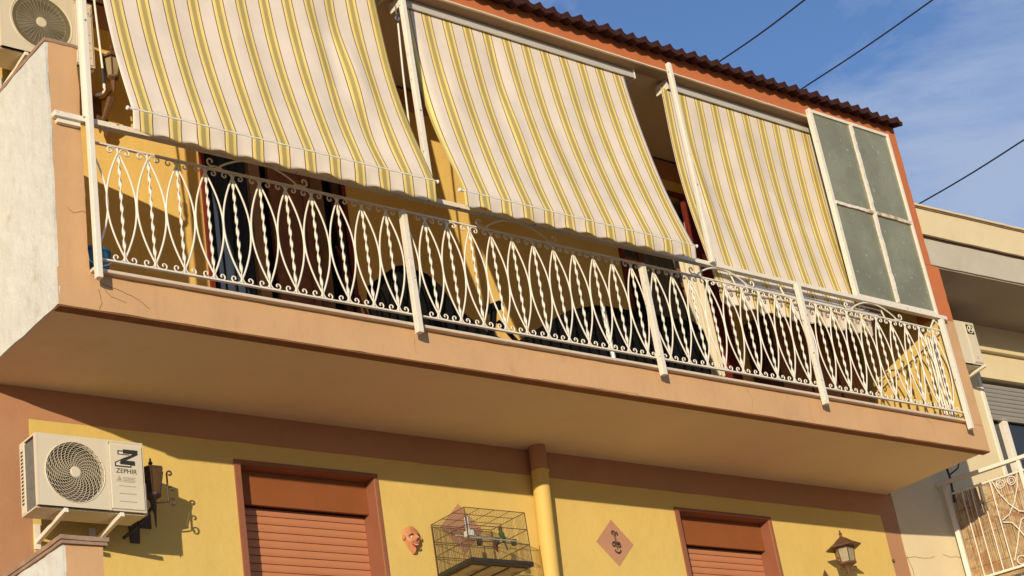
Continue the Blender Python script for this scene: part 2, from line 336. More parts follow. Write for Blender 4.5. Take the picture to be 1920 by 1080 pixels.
# upper storey wall (yellow field, brownish band under the ceiling), openings for two doors
uA = (1.93, 3.22); uB = (6.40, 7.66); UZ = 2.95; UB = 3.125
b = MB()
b.box(-.6, uA[0], D, yb, .25, UB); b.box(uA[0], uA[1], D, yb, UZ, UB); b.box(uA[1], uB[0], D, yb, .25, UB); b.box(uB[0], uB[1], D, yb, UZ, UB); b.box(uB[1], 9.22, D, yb, .25, UB)
b.build('wall', 'upyellow', house)
MB().box(-.6, 9.22, D, yb, UB, ZR).build('wall_border', 'salmon', house)
MB().box(WX0, -.6, D, yb, 0, ZR).box(WX0, WX1, 4.8, 5.0, GZ, 4.2).box(WX0, WX0 + .2, yb, 4.8, GZ, ZR).box(WX1 - .2, WX1, yb, 4.8, GZ, ZR).build('outer_wall', 'salmon', house)
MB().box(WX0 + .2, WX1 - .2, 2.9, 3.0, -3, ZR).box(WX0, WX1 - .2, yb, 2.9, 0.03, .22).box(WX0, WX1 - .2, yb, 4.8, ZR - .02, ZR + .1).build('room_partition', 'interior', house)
# balcony slab: fascia beam, soffit set back behind its drip edge
MB().rough(.0, LL, 0, .07, 0.004, .262, .004, .09).build('balcony_fascia', 'tan', house, smooth=True)
MB().box(.004, LL - .004, .003, .085, -.006, .004).build('drip_edge', 'drip', house)
MB().box(.0, LL, .07, D + .02, .0175, .22).build('balcony_slab', 'soffit', house)
MB().box(.05, 9.45, .07, D, .22, .25).build('balcony_floor', 'floor', house)
b = MB(); n = 60
b.box(.222, 9.24, -.045, .09, .254, .279); fe = b.build('floor_edge', 'marble', house, bevel=.006)
# left side wall: front painted tan, outside bare rough render
MB().rough(.012, .218, 0.0, .22, .262, 1.93, .005, .05, 3).build('side_wall_front', 'tan', house, smooth=True)
MB().box(.012, .214, .22, D, .22, 1.915).build('side_wall', 'upyellow', house)
MB().rough(-.006, .012, .003, D, .004, 1.925, .006, .06, 11).build('side_wall_render', 'roughwhite', house, smooth=True)
MB().rough(-.012, .226, -.006, D, 1.925, 1.95, .005, .06, 5).build('side_wall_coping', 'capstone', house)
# right side wall, wider below, narrow pier above up to the eaves
MB().rough(9.26, 9.5, 0.0, .22, .262, 1.36, .004, .06, 8).build('side_wall_front', 'tan', house, smooth=True)
MB().rough(9.222, 9.5, 0.001, .22, 1.36, 1.96, .005, .06, 9).rough(9.222, 9.395, 0.001, .22, 1.96, 3.34, .005, .06, 14).build('corner_pier', 'orange', house, smooth=True)
MB().box(9.26, 9.496, .22, D, .22, 1.95).box(9.26, 9.39, .22, D, 1.95, ZR).build('side_wall', 'orange', house)
MB().box(9.22, 9.26, .012, D, .25, 1.36).box(9.222, 9.26, .22, D, 1.36, ZR).build('side_wall_inner_face', 'yellow', house)
# ceiling and eaves beam
MB().box(-.6, 9.22, .12, D, 3.372, 3.5).box(-.6, 9.395, D, 3, 3.45, 3.5).build('loggia_ceiling', 'ceiling', house)
MB().rough(-.6, 9.395, 0, .12, 3.342, 3.58, .004, .09, 21).build('eaves_beam', 'orange', house, smooth=True)
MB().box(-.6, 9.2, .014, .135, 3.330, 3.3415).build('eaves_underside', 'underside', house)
MB().rough(-.6, 9.2, -.008, .012, 3.328, 3.341, .002, .07, 25).build('eaves_bead', 'ceiling', house)
# ---- roof tiles: each front tile is its own part
def tile_mesh():
    b = MB(); P = .155; n = 16; prof = []
    for i in range(n + 1):
        u = i / n; x = (u - .5) * (P + .012)
        z = .007 * math.cos(2 * math.pi * (u - .5)) + .030 * math.exp(-((u - .5) / .15) ** 2)
        prof.append((x, z))
    ring = []
    for (y, dz) in ((0, 0), (.42, .0)):
        ring.append([b.bm.verts.new((x, y, z + dz)) for x, z in prof] + [b.bm.verts.new((x, y, z + dz - .040)) for x, z in [(q[0], .6 * q[1]) for q in prof[::-1]]])
    k = len(ring[0])
    for i in range(k): b.bm.faces.new((ring[0][i], ring[0][(i + 1) % k], ring[1][(i + 1) % k], ring[1][i]))
    for q in (ring[0][::-1], ring[1]):
        h = k // 2
        for i in range(h - 1): b.bm.faces.new((q[i], q[i + 1], q[k - 2 - i], q[k - 1 - i]))
    bmesh.ops.recalc_face_normals(b.bm, faces=b.bm.faces)
    me = bpy.data.meshes.new('roof_tile'); b.bm.to_mesh(me); b.bm.free(); me.materials.append(M['tile']); return me
tm = tile_mesh(); [setattr(p, 'use_smooth', True) for p in tm.polygons]; tm.set_sharp_from_angle(angle=R(45)); rt = Vector((0, math.cos(R(16)), math.sin(R(16))))
for row in range(2):
    for i in range(64):
        x = 9.31 - i * .155
        if x < -.6: break
        z = 3.522 + .011 * (x - 7)
        base = Vector((x + random.uniform(-.006, .006), -.125 + random.uniform(-.008, .008), z)) + rt * (.33 * row) + Vector((0, 0, .02 * row + random.uniform(-.007, .007)))
        o = link('roof_tile', tm, house, base); o.rotation_euler = (R(16) + random.uniform(-.012, .012), random.uniform(-.03, .03), random.uniform(-.02, .02))
b = MB(); b.prism([(.45, 3.62), (5.0, 4.9), (5.0, 4.86), (.45, 3.57)], 0, -.6, 9.42); b.build('roof_slope', 'tile', house)
MB().tube([(9.375, -.09, 3.575), (9.39, .4, 3.70), (9.39, 3, 4.45)], .028, 8).build('verge_tile', 'tile', house)
MB().box(9.395, 9.41, .1, D, 3.36, 3.6).prism([(.1, 3.5), (4.9, 4.8), (4.9, 3.5)], 0, 9.30, 9.39).build('gable_wall', 'orange', house)

def crack(pts, r_=.0022, name='plaster_crack', m='drip', y=-.003):
    b = MB(); q = []
    for i in range(len(pts) - 1):
        for k in range(5):
            t = k / 5; x = pts[i][0] * (1 - t) + pts[i + 1][0] * t; z = pts[i][1] * (1 - t) + pts[i + 1][1] * t
            q.append((x + .006 * noise.noise(Vector((x * 31, z * 31, 0))), y, z + .006 * noise.noise(Vector((x * 27, z * 27, 5)))))
    q.append((pts[-1][0], y, pts[-1][1])); b.tube(q, r_ * .55, 4); b.build(name, m, house)
crack([(.24, .235), (.30, .19), (.42, .165), (.55, .12), (.62, .07)]); crack([(.30, .17), (.36, .11), (.46, .085)]); crack([(.27, .15), (.29, .06), (.27, .01)], .0016)
crack([(.09, .70), (.13, .665), (.19, .69), (.215, .68)], .0018); 
crack([(3.9, .012), (4.4, .009), (4.9, .014)], .0016); crack([(6.2, .22), (6.24, .13), (6.21, .05)], .0009)
for px_ in (2.73, 5.152, 7.105, 9.175):
    crack([(px_ + .004, .175), (px_ - .002, .12), (px_ + .003, .06)], .0022, 'rust_run', 'rustrun', -.001)
crack([(8.6, .24), (8.7, .17), (8.68, .08)], .0009)
# ---- lower doors with brown roller shutters
slat_mesh = {}
def slat(w_, h, m, key, depth=.012):
    if key not in slat_mesh:
        b = MB(); n = 5; pts = []
        for i in range(n + 1):
            t = i / n; pts.append((-.5 * depth * math.sin(math.pi * t) - .004, t * (h - .006) + .003))
        pts += [(.006, h - .002), (.006, .001)]
        b.prism(pts, 0, 0, w_); bmesh.ops.recalc_face_normals(b.bm, faces=b.bm.faces)
        me = bpy.data.meshes.new('shutter_slat'); b.bm.to_mesh(me); b.bm.free(); me.materials.append(M[m]); slat_mesh[key] = me
    return slat_mesh[key]
for (x0, x1), zt in ((openA, LZ), (openB, LZ - .012)):
    b = MB(); pr = D - .012
    b.box(x0 - .052, x0, pr, D, -2.9, zt + .03); b.box(x1, x1 + .03, pr, D, -2.9, zt + .03); b.box(x0, x1, pr, D, zt, zt + .03)
    b.box(x0, x0 + .004, D, D + .22, -2.9, zt - .0); b.box(x1 - .004, x1, D, D + .22, -2.9, zt); b.box(x0 + .004, x1 - .004, D, D + .22, zt - .004, zt)
    dr = b.build('door_surround', 'brownpaint', house, origin=(x0, D, -2.9), bevel=.003)
    MB().box(x0 + .004, x1 - .004, 1.395, 1.42, zt - .262, zt - .004).build('shutter_box_panel', 'panel', dr, bevel=.002)
    MB().box(x0 + .004, x1 - .004, 1.421, 1.50, zt - .255, zt - .235).box(x0 + .004, x1 - .004, 1.49, 1.5, -2.9, zt - .02).build('shutter_housing', 'slot_shade', dr)
    me = slat(x1 - x0 - .012, .0605, 'slat', 'low%.2f' % x0)
    for i in range(37): link('shutter_slat', me, dr, (x0 + .006, 1.468, zt - .32 - i * .0605))
# upper doors
def wavy(x0, x1, y, z0, z1, name, m, parent, folds=9, amp=.022):
    b = MB(); n = folds * 8; rows = []
    for j in range(9):
        t = j / 8; z = z0 + (z1 - z0) * t
        rows.append([b.bm.verts.new((x0 + (x1 - x0) * i / n + .01 * math.sin(t * 3 + i * .4), y + amp * math.sin(i / 8 * 2 * math.pi + .6 * math.sin(t * 2.2 + i * .1)) * (1.1 - .3 * t), z)) for i in range(n + 1)])
    for j in range(8):
        for i in range(n): b.bm.faces.new((rows[j][i], rows[j][i + 1], rows[j + 1][i + 1], rows[j + 1][i]))
    return b.build(name, m, parent, smooth=True, solid=.003, recalc=False)
dr = MB().box(1.885, 1.93, D - .015, D + .02, .25, 3.0).box(3.22, 3.26, D - .015, D + .02, .25, 3.0).box(1.93, 3.22, D - .015, D + .02, UZ, 3.0).build('balcony_door', 'redwood', house, origin=(1.885, D, .25), bevel=.003)
MB().box(2.335, 2.435, D - .005, D + .05, .27, UZ).build('door_stile', M['lightwood'], dr, bevel=.003)
MB().box(2.52, 2.60, D + .005, D + .05, .27, UZ).build('door_stile', 'brownwood', dr, bevel=.003)
MB().box(2.60, 2.84, D + .02, D + .04, .27, UZ).build('door_panel', 'brownwood', dr, bevel=.003)
MB().box(2.84, 2.90, D + .005, D + .05, .27, UZ).build('door_stile', 'brownwood', dr, bevel=.003)
MB().box(3.14, 3.215, D + .01, D + .05, .27, UZ).build('door_stile', 'darkwood', dr, bevel=.003)
wavy(1.99, 2.33, D + .06, .27, UZ, 'curtain', 'navy', dr, 4)
wavy(2.90, 3.06, D + .05, .27, UZ, 'curtain', 'browncurtain', dr, 2)
MB().box(1.93, 3.22, D + .12, D + .13, .27, UZ).build('door_pane', 'darkglass', dr)
dr = MB().box(6.36, 6.42, D - .015, D + .02, .25, 3.0).box(7.40, 7.70, D - .02, D + .03, .25, 3.0).box(6.42, 7.40, D - .015, D + .02, UZ, 3.0).build('balcony_door', 'redwood', house, origin=(6.36, D, .25), bevel=.003)
b = MB()
for x in (6.42, 6.66, 6.86, 7.22): b.box(x, x + .05, D + .03, D + .08, .27, UZ)
for z in (.27, 1.95, 2.10, 2.28, UZ - .06): b.box(6.42, 7.27, D + .035, D + .075, z, z + .05)
b.build('door_leaf_frame', 'brownwood', dr, bevel=.003)
MB().box(6.45, 7.25, D + .05, D + .06, 2.0, UZ - .06).build('door_pane', 'darkglass', dr)
wavy(6.70, 7.12, D + .02, .3, 2.22, 'net_curtain', 'greycurtain', dr, 8, .016)
wavy(7.12, 7.41, D - .05, .3, 2.26, 'net_curtain', 'lace', dr, 5, .02)
MB().box(7.50, 7.64, D - .028, D - .02, 2.18, 2.34).build('door_plaque', 'orange', dr)
# brown wardrobe-like cabinet at the right end
cab = thing('storage_cabinet', 'tall brown wooden balcony cabinet in shade at the right end', 'cabinet', (8.5, D - .2, .25))
MB().box(7.86, 9.16, D - .33, D - .02, .25, 1.62).build('carcass', 'darkwood', cab, bevel=.004)
for k in range(3): MB().box(7.88 + k * .43, 8.28 + k * .43, D - .35, D - .332, .3, 1.58).build('cabinet_door', 'brownwood', cab, bevel=.004)
tb = thing('low_bench_cupboard', 'plain brown box cupboard standing right of the red door frame', 'cupboard', (7.78, .9, .25))

bpy.data.objects.remove(tb)

# ---- drain pipe, maroon where it crosses the band
pipe = thing('drain_pipe', 'round painted drainpipe between the bird cage and the decorated diamond', 'drainpipe', (4.8, 1.2, -2.9))
MB().tube([(4.745, 1.2, -2.9), (4.755, 1.2, -1.1), (4.822, 1.2, -.208)], .072, 20).build('pipe_body', 'pipey', pipe, smooth=True)
MB().tube([(4.822, 1.2, -.208), (4.835, 1.2, .02)], .0722, 20).build('pipe_top', 'salmon', pipe, smooth=True)
MB().tube([(4.826, 1.2, -.216), (4.826, 1.2, -.200)], .078, 20).build('pipe_collar', 'pipey', pipe, smooth=True)

# ---- painted diamonds with little iron curls
def diamond(cx, cz, label, ornament):
    t = thing('wall_diamond', label, 'wall decoration', (cx, D, cz), 'salmon diamonds painted on the yellow wall')
    MB().prism([(cx - .213, cz), (cx, cz - .205), (cx + .213, cz), (cx, cz + .207)], 1, D - .003, D + .002).build('painted_diamond', M['tandiamond'], t)
    if ornament:
        b = MB(); y = D - .012
        b.tube(spiral(cx - .015, cz + .085, .028, .008, -60, 250, 12, y), .0055, 5); b.tube(spiral(cx + .028, cz + .078, .022, .006, 220, -60, 12, y), .0055, 5)
        b.tube([(cx - .002, y, cz + .08), (cx + .006, y, cz + .03), (cx - .002, y, cz - .01), (cx + .01, y, cz - .05)], .0055, 5)
        b.tube(spiral(cx - .022, cz - .018, .026, .008, 60, 330, 12, y), .0055, 5); b.tube(spiral(cx + .03, cz - .02, .03, .01, 160, -150, 12, y), .0055, 5)
        b.tube(spiral(cx + .012, cz - .055, .035, .03, 190, 350, 10, y), .006, 5); b.tube([(cx - .01, y, cz - .01), (cx + .04, y, cz - .005)], .008, 5)
        b.build('iron_ornament', 'iron', t, smooth=True)
M['tandiamond'] = mat('diamond_paint', A(.47, .25, .15), .85, .07, 4, .3, 90)
diamond(5.615, -.74, 'salmon diamond with dark iron curls right of the drainpipe', True)
diamond(3.975, -.73, 'plain dusky diamond partly hidden behind the bird cage', False)

# ------------------------------------------------------------------ balcony railing
rail = thing('balcony_railing', 'ornate white wrought iron railing along the upper balcony', 'railing', (4.7, -.04, .18))
RT, RB, RY = 1.198, .345, -.035
MB().box(.24, 9.19, RY - .012, RY + .012, RT - .006, RT + .006).build('rail', 'white', rail, bevel=.002)
MB().box(.24, 9.19, RY - .012, RY + .012, RB - .006, RB + .006).build('rail', 'white', rail, bevel=.002)
for k, (px, z0, z1, wd) in enumerate(((2.73, .185, 1.175, .024), (5.152, .18, 1.175, .024), (7.105, .165, 1.325, .024), (9.175, .165, 1.30, .022))):
    MB().box(px - wd, px + wd, -.098, -.052, z0, z1).build('post', 'oldwhite', rail, bevel=.003)
def shared(fn, name, m):
    b = MB(); fn(b); bmesh.ops.recalc_face_normals(b.bm, faces=b.bm.faces)
    me = bpy.data.meshes.new(name); b.bm.to_mesh(me); b.bm.free(); me.materials.append(M[m])
    for p in me.polygons: p.use_smooth = True
    return me
H0, H1 = .045, RT - RB - .045          # junction heights above the bottom rail
def twisted(b):
    n = 84; prev = None
    for i in range(n + 1):
        t = i / n; z = H0 + (H1 - H0) * t
        env = min(1, min(t, 1 - t) * 9 + .3); a = math.pi * 8.5 * t; ww, hh = .0098 * env + .0012, .0036
        ring = [b.bm.verts.new((dx * math.cos(a) - dy * math.sin(a), dx * math.sin(a) + dy * math.cos(a), z)) for dx, dy in ((-ww, -hh), (ww, -hh), (ww, hh), (-ww, hh))]
        if prev:
            for k in range(4): b.bm.faces.new((prev[k], prev[(k + 1) % 4], ring[(k + 1) % 4], ring[k]))
        prev = ring
def hoop(sign, frac=1.0):
    def f(b):
        pts = [(sign * .1035 * math.sin(math.pi * t) ** .92 + sign * .003, .002 * math.sin(7 * t), H0 - .004 + (H1 - H0 + .008) * t) for t in [i / 26 for i in range(27)]]
        pts = [(sign * .006, 0, .006)] + pts + [(sign * .006, 0, RT - RB - .006)]
        b.tube(pts, .0074, 6, flat=.0060)
    return f
def scroll(sign, up):
    def f(b):
        pts = [(.004, 0, .052), (.009, 0, .030), (.020, 0, .014), (.036, 0, .0085)] + [(x, 0, z) for x, _, z in spiral(.060, .034, .0275, .006, -105, 235, 14)]
        pts = [(sign * x, y, (z if up else RT - RB - z)) for x, y, z in pts]
        b.tube(pts, .0052, 5, flat=.0065)
        b.bm.normal_update()
    return f
mt = shared(twisted, 'twisted_bar', 'white')
mh = {s: shared(hoop(s), 'curved_bar', 'white') for s in (-1, 1)}
ms = {(s, u): shared(scroll(s, u), 'scroll', 'white') for s in (-1, 1) for u in (0, 1)}
bays = [(.24, 2.73, [.459 + .2145 * i for i in range(11)]), (2.73, 5.152, [2.962 + .2105 * i for i in range(11)]), (5.152, 7.105, [5.322 + .2125 * i for i in range(9)]), (7.105, 9.175, [7.352 + .2115 * i for i in range(9)])]
for x0, x1, js in bays:
    for i, x in enumerate(js):
        z = RB; jx = x + random.uniform(-.003, .003)
        o = link('twisted_bar', mt, rail, (jx, RY, z)); o.rotation_euler[2] = random.uniform(-.6, .6)
        for s in (-1, 1):
            o = link('curved_bar', mh[s], rail, (jx, RY + .003 * s, z))
            if (s == -1 and jx - .1 < x0 + .02) or (s == 1 and jx + .1 > x1 - .02): o.scale[0] = .86
            for u in (0, 1):
                o = link('scroll', ms[(s, u)], rail, (jx, RY, z)); o.rotation_euler[2] = random.uniform(-.05, .05)
    # half pieces against the posts
    for x, s in ((x0 + .012, 1), (x1 - .012, -1)):
        gap = abs((js[0] if s == 1 else js[-1]) - x)
        if gap > .12:
            o = link('curved_bar', mh[s], rail, (x, RY, RB)); o.scale[0] = max(.3, min(1, (gap - .105) / .1035))
def arch(b, x0, x1):
    n = 22; y = 0
    pts = [(x0 + .09 + (x1 - x0 - .18) * t, 0, .012 + .118 * math.sin(math.pi * t) ** .8) for t in [i / n for i in range(n + 1)]]
    b.tube(pts, .0075, 6, flat=.005)
    b.tube([(x0 + .12, 0, .012), (x0 + .06, 0, .02)] + [(x0 + .035 + (x - .0), 0, z) for x, _, z in [(p[0], 0, p[2]) for p in spiral(0, .052, .036, .008, -80, -400, 16)]], .0062, 5)
    b.tube([(x1 - .12, 0, .012), (x1 - .06, 0, .02)] + [(x1 - .035 + p[0], 0, p[2]) for p in spiral(0, .052, .036, .008, 260, 580, 16)], .0062, 5)
for x0, x1 in ((1.12, 1.94), (3.46, 4.28), (5.76, 6.57), (7.77, 8.61)):
    b = MB(); arch(b, x0 - x0, x1 - x0)
    for v in b.bm.verts: v.co += Vector((x0, RY, RT + .004))
    b.build('arched_scroll', 'white', rail, smooth=True)
# little iron strut knee at the right end of the railing
MB().tube([(9.02, RY, RT), (9.08, RY - .02, RT + .09), (9.15, RY - .02, RT + .05)], .009, 6).build('end_curl', 'white', rail)

# ------------------------------------------------------------------ white awning frame: posts and long bar
fr = thing('awning_support', 'white painted steel bar and tall posts holding the awnings before the loggia', 'awning support', (4.7, -.06, .2))
MB().box(.012, 9.33, -.052, .0, 1.331, 1.371).build('long_bar', 'oldwhite', fr, bevel=.004)
MB().box(.222, .262, -.098, -.053, .185, 3.9).build('tall_post', 'white', fr, bevel=.004)
MB().box(3.008, 3.052, -.098, -.053, 1.372, 3.9).build('tall_post', 'oldwhite', fr, bevel=.004)
MB().box(6.015, 6.06, -.098, -.053, 1.345, 3.365).build('tall_post', 'oldwhite', fr, bevel=.008)
MB().box(.205, .222, -.07, -.055, 1.36, 3.9).build('post_flange', 'white', fr)
MB().box(.04, .2, -.03, -.0, 1.30, 1.331).build('bar_bracket', 'white', fr)
for px in (.242, 3.03, 6.037, 8.02):
    MB().lathe([(.007, -.004), (.007, 0)], (px, -.099, 2.1 if px < 8 else 1.2), 8, 1).build('bolt', 'steel', fr)

# ------------------------------------------------------------------ glazed screen
gs = thing('glazed_screen', 'frosted green glass screen in flaking white steel frame at balcony end', 'glass screen', (8.6, -.04, 1.37))
GX0, GX1, GZ0, GZ1 = 7.985, 9.215, 1.372, 3.405
b = MB(); b.box(GX0, GX0 + .03, -.05, -.003, GZ0, GZ1); b.box(GX0 + .036, GX0 + .062, -.04, -.003, GZ0, GZ1 - .03); b.box(GX1 - .034, GX1, -.045, -.003, GZ0, GZ1)
b.box(GX0 + .03, GX1 - .034, -.042, -.003, GZ1 - .035, GZ1); b.box(GX0 + .062, GX1 - .034, -.042, -.003, GZ0, GZ0 + .03)
b.build('screen_frame', 'oldwhite', gs, bevel=.003)
def flaky(x0, x1, z0, z1, name, m):
    MB().rough(x0, x1, -.046, -.004, z0, z1, .006, .03, 31).build(name, m, gs, smooth=False)
flaky(8.597, 8.637, GZ0 + .03, GZ1 - .035, 'mullion', 'oldwhite')
flaky(GX0 + .062, 8.50, 2.36, 2.392, 'transom', 'oldwhite'); flaky(8.50, 8.597, 2.358, 2.394, 'transom', 'rusty'); flaky(8.637, GX1 - .034, 2.358, 2.394, 'transom', 'rusty')
for x0, x1 in ((GX0 + .062, 8.597), (8.637, GX1 - .034)):
    for z0, z1 in ((GZ0 + .03, 2.36), (2.392, GZ1 - .035)):
        MB().box(x0, x1, -.026, -.020, z0, z1).build('glass_pane', 'frosted', gs)

# ------------------------------------------------------------------ awnings
def awning(tag_label, xl_t, xr_t, zt, yt, xl_b, xr_b, yb_, zb, cassette, val_len, u0, sag=.065, wrinkle=(), val_wave=.012, curl=0, seed=0, val_off=0.0):
    t = thing('awning', tag_label, 'awning', ((xl_b + xr_b) / 2, yb_, zb), 'yellow and white striped awnings')
    cx0, cx1 = cassette
    # cassette: long aluminium box with a lip, cloth roller below
    b = MB(); b.prism([(.098, 3.236), (.098, 3.284), (.118, 3.292), (.118, 3.326), (.245, 3.326), (.245, 3.236), (.20, 3.236), (.20, 3.250), (.112, 3.250), (.112, 3.236)], 0, cx0, cx1)
    b.build('cassette', 'alu', t, bevel=.002)
    MB().box(cx0 + .02, cx1 - .02, .13, .235, 3.327, 3.350).build('cassette_lining', 'grime', t)
    MB().box(cx0 - .006, cx0, .094, .248, 3.232, 3.330).build('end_cap', 'white', t); MB().box(cx1, cx1 + .006, .094, .248, 3.232, 3.330).build('end_cap', 'white', t)
    for x in (cx0 + .12, (cx0 + cx1) / 2, cx1 - .12):
        MB().box(x - .02, x + .02, .15, .22, 3.333, 3.373).build('ceiling_bracket', 'grime', t)
    # cloth
    nu, nv = 110, 44; b = MB(); rows = []; uvl = b.bm.loops.layers.uv.new('UVMap'); uvs = {}
    for j in range(nv + 1):
        v = j / nv
        row = []
        for i in range(nu + 1):
            u = i / nu
            x = (xl_t + (xr_t - xl_t) * u) * (1 - v) + (xl_b + (xr_b - xl_b) * u) * v
            z = zt + (zb - zt) * v
            y = yt + (yb_ - yt) * v + sag * math.sin(math.pi * v) * (1 + .25 * abs(u - .5))
            q = Vector((u * 5 + seed, v * 1.3, seed)); y += .016 * noise.noise(q) * math.sin(math.pi * v)
            y += .006 * math.sin(u * 26 + 3 * noise.noise(q)) * math.sin(math.pi * v)
            for (uc, wd, am, vc, fr_) in wrinkle:
                e = math.exp(-((u - uc) / wd) ** 2); y += am * e * math.sin(v * fr_ + vc) * math.sin(math.pi * v) ** .5; x += am * .5 * e * math.cos(v * fr_ + vc) * math.sin(math.pi * v)
            if curl and u < .05: y += curl * (1 - u / .05) ** 2 * math.sin(math.pi * min(1, v * 1.1)) ; 
            vt = b.bm.verts.new((x, y, z)); uvs[vt] = (u0 + u * (xr_t - xl_t), v * 2); row.append(vt)
        rows.append(row)
    for j in range(nv):
        for i in range(nu):
            f = b.bm.faces.new((rows[j][i], rows[j + 1][i], rows[j + 1][i + 1], rows[j][i + 1]))
            for lp in f.loops: lp[uvl].uv = uvs[lp.vert]
    b.build('cloth', 'canvas', t, smooth=True, solid=.0015, recalc=False)
    # front bar and valance
    MB().tube([(xl_b - .025, yb_, zb - .004), (xr_b + .03, yb_, zb - .004)], .0095, 12).build('front_bar', 'white', t, smooth=True)
    for x in (xl_b - .03, xr_b + .028):
        MB().lathe([(.013, -.006), (.016, 0), (.013, .008)], (x, yb_, zb - .004), 12, 0).build('bar_end', 'clear', t)
    b = MB(); uvl = b.bm.loops.layers.uv.new('UVMap'); uvs = {}; rows = []; nu = 150
    for j in range(9):
        v = j / 8; row = []
        for i in range(nu + 1):
            u = i / nu; x = xl_b + (xr_b - xl_b) * u; s_ = (xr_b - xl_b) * u
            wv = math.sin(s_ / .2115 * 2 * math.pi + seed) * .5 + noise.noise(Vector((s_ * 3.1, seed, v))) * 1.1
            y = yb_ - .014 + v * (.012 + val_wave * wv)
            z = zb - .014 - v * (val_len + .014 * noise.noise(Vector((s_ * 2.3, 9, seed))) + .010 * math.cos(s_ / .2115 * 2 * math.pi + seed) + .35 * val_wave * wv)
            vt = b.bm.verts.new((x + .004 * noise.noise(Vector((s_ * 6, v * 2, 1))), y, z)); uvs[vt] = (u0 + val_off + s_ * (xr_t - xl_t) / (xr_b - xl_b), v * .2); row.append(vt)
        rows.append(row)
    for j in range(8):
        for i in range(nu):
            f = b.bm.faces.new((rows[j][i], rows[j + 1][i], rows[j + 1][i + 1], rows[j][i + 1]))
            for lp in f.loops: lp[uvl].uv = uvs[lp.vert]
    b.build('valance', 'canvas', t, smooth=True, solid=.0015, recalc=False)
    b = MB(); pts = []; 
    for i in range(80):
        s_ = (xr_b - xl_b) * i / 79; pts.append((xl_b + s_, yb_ - .0155, zb - .012 + .002 * math.sin(i * 1.7)))
    b.tube(pts, .0045, 5); b.build('cord_edging', 'clear', t)
    return t
ZB1 = 1.43
awning('leftmost striped awning, sloping out over the railing beside the small lantern', .45, 2.92, 3.242, .125, .44, 2.905, -.28, ZB1 - .07, (.40, 2.985), .160, .0, .065, ((.84, .055, .034, 1.0, 8.0), (.72, .04, .018, 2.5, 7.0)), .010, 0, 3, .01)
awning('middle striped awning, its valance hanging just over the railing', 3.22, 5.64, 3.242, .125, 3.165, 5.61, -.28, 1.335, (3.165, 5.755), .118, .107, .055, ((.36, .03, .016, .4, 8), (.12, .04, .012, 2, 6)), .010, .05, 11, .02)
awning('rightmost striped awning, dropping behind the white bar next to the glass screen', 6.10, 8.20, 3.242, .125, 6.17, 8.22, .045, 1.235, (6.17, 8.33), .19, .05, .05, ((.60, .03, .010, .4, 8), (.12, .03, .018, 1.5, 6)), .03, 0, 23, .0)
# crank rods of the awnings
def crank(label, pts, x, y):
    t = thing('awning_crank', label, 'awning crank', (x, y, pts[-1][2]), 'awning crank rods')
    MB().tube(pts, .008, 8).build('rod', 'white', t, smooth=True)
    return t
c1 = crank('white awning crank with black grip hanging beside the left post', [(.51, .28, 3.25), (.527, .28, 2.55), (.556, .28, 2.02)], .53, .28)
MB().tube([(.556, .28, 2.02), (.559, .28, 1.90)], .014, 8).build('grip', 'print', c1, smooth=True)
MB().tube([(.559, .28, 1.90), (.560, .28, 1.85), (.545, .28, 1.82), (.49, .28, 1.79)], .010, 8).build('handle', 'white', c1, smooth=True)
c2 = crank('thin white awning crank hanging in the gap between left and middle awnings', [(3.145, .15, 3.08), (3.12, .15, 2.6), (3.10, .15, 2.0)], 3.12, .15)
MB().tube([(3.145, .15, 3.255), (3.145, .15, 3.17)], .006, 6).build('hook', 'steel', c2)
MB().tube(spiral(3.145, 3.13, .02, .018, 90, 420, 12, .15), .006, 6).build('eye', 'steel', c2)
# folded aluminium airer leaning behind the railing under the right awning
air = thing('folded_clothes_airer', 'folded white metal clothes airer stored behind the railing at the right', 'clothes airer', (7.4, .05, 1.2))
for z, y in ((1.305, -.005), (1.265, .01)):
    MB().tube([(6.32, y, z), (8.35, y, z - .01)], .007, 6).build('airer_rail', 'steel', air, smooth=True)
for x in (6.32, 6.95, 8.35):
    MB().tube([(x, -.005, 1.308), (x + .03, -.005, 1.23), (x + .05, 0, 1.21)], .008, 6).build('airer_end', 'white', air, smooth=True)
MB().prism([(.0, 1.215), (.0, 1.245), (.045, 1.262), (.045, 1.215)], 0, 6.35, 8.3).build('airer_tray', 'alu', air)
rk = thing('folded_drying_rack', 'folded white slatted drying rack against the right side wall', 'drying rack', (9.1, .05, .28))
for k in range(5):
    MB().tube([(8.98 + k * .04, .035, .28), (9.0 + k * .04, .03, 1.16)], .008, 6).build('rack_bar', 'white', rk)
MB().tube([(8.96, .035, .30), (9.18, .035, .30)], .010, 6).build('rack_crossbar', 'white', rk); MB().tube([(8.98, .03, 1.15), (9.19, .03, 1.15)], .010, 6).build('rack_crossbar', 'white', rk)

# ------------------------------------------------------------------ things on the balcony
tub = thing('blue_tub', 'blue plastic tub in the left corner of the balcony floor', 'tub', (.42, .35, .25))
MB().lathe([(.10, .25), (.13, .53), (.14, .54), (.14, .555), (.12, .555), (.115, .53), (.09, .27)], (.385, .30, 0), 20).build('tub_body', 'blue', tub, smooth=True)
MB().tube(spiral(.385, .53, .115, .115, 195, 345, 10, .17), .006, 6).build('tub_handle', 'steel', tub)
cv = thing('covered_sun_chair', 'black cover sloping over a low chair left of the second railing post', 'chair cover', (3.3, .7, .25))
b = MB(); prof = [(2.98, .25), (3.0, 1.02), (3.08, 1.05), (3.32, 1.02), (3.45, .93), (3.56, .78), (3.85, .60), (4.3, .50), (4.35, .25)]
for y0, y1, sc in ((.45, .85, 1),):
    b.prism([(x, z) for x, z in prof], 1, y0, y1)
o = b.build('cover', 'blackcloth', cv, bevel=.03)
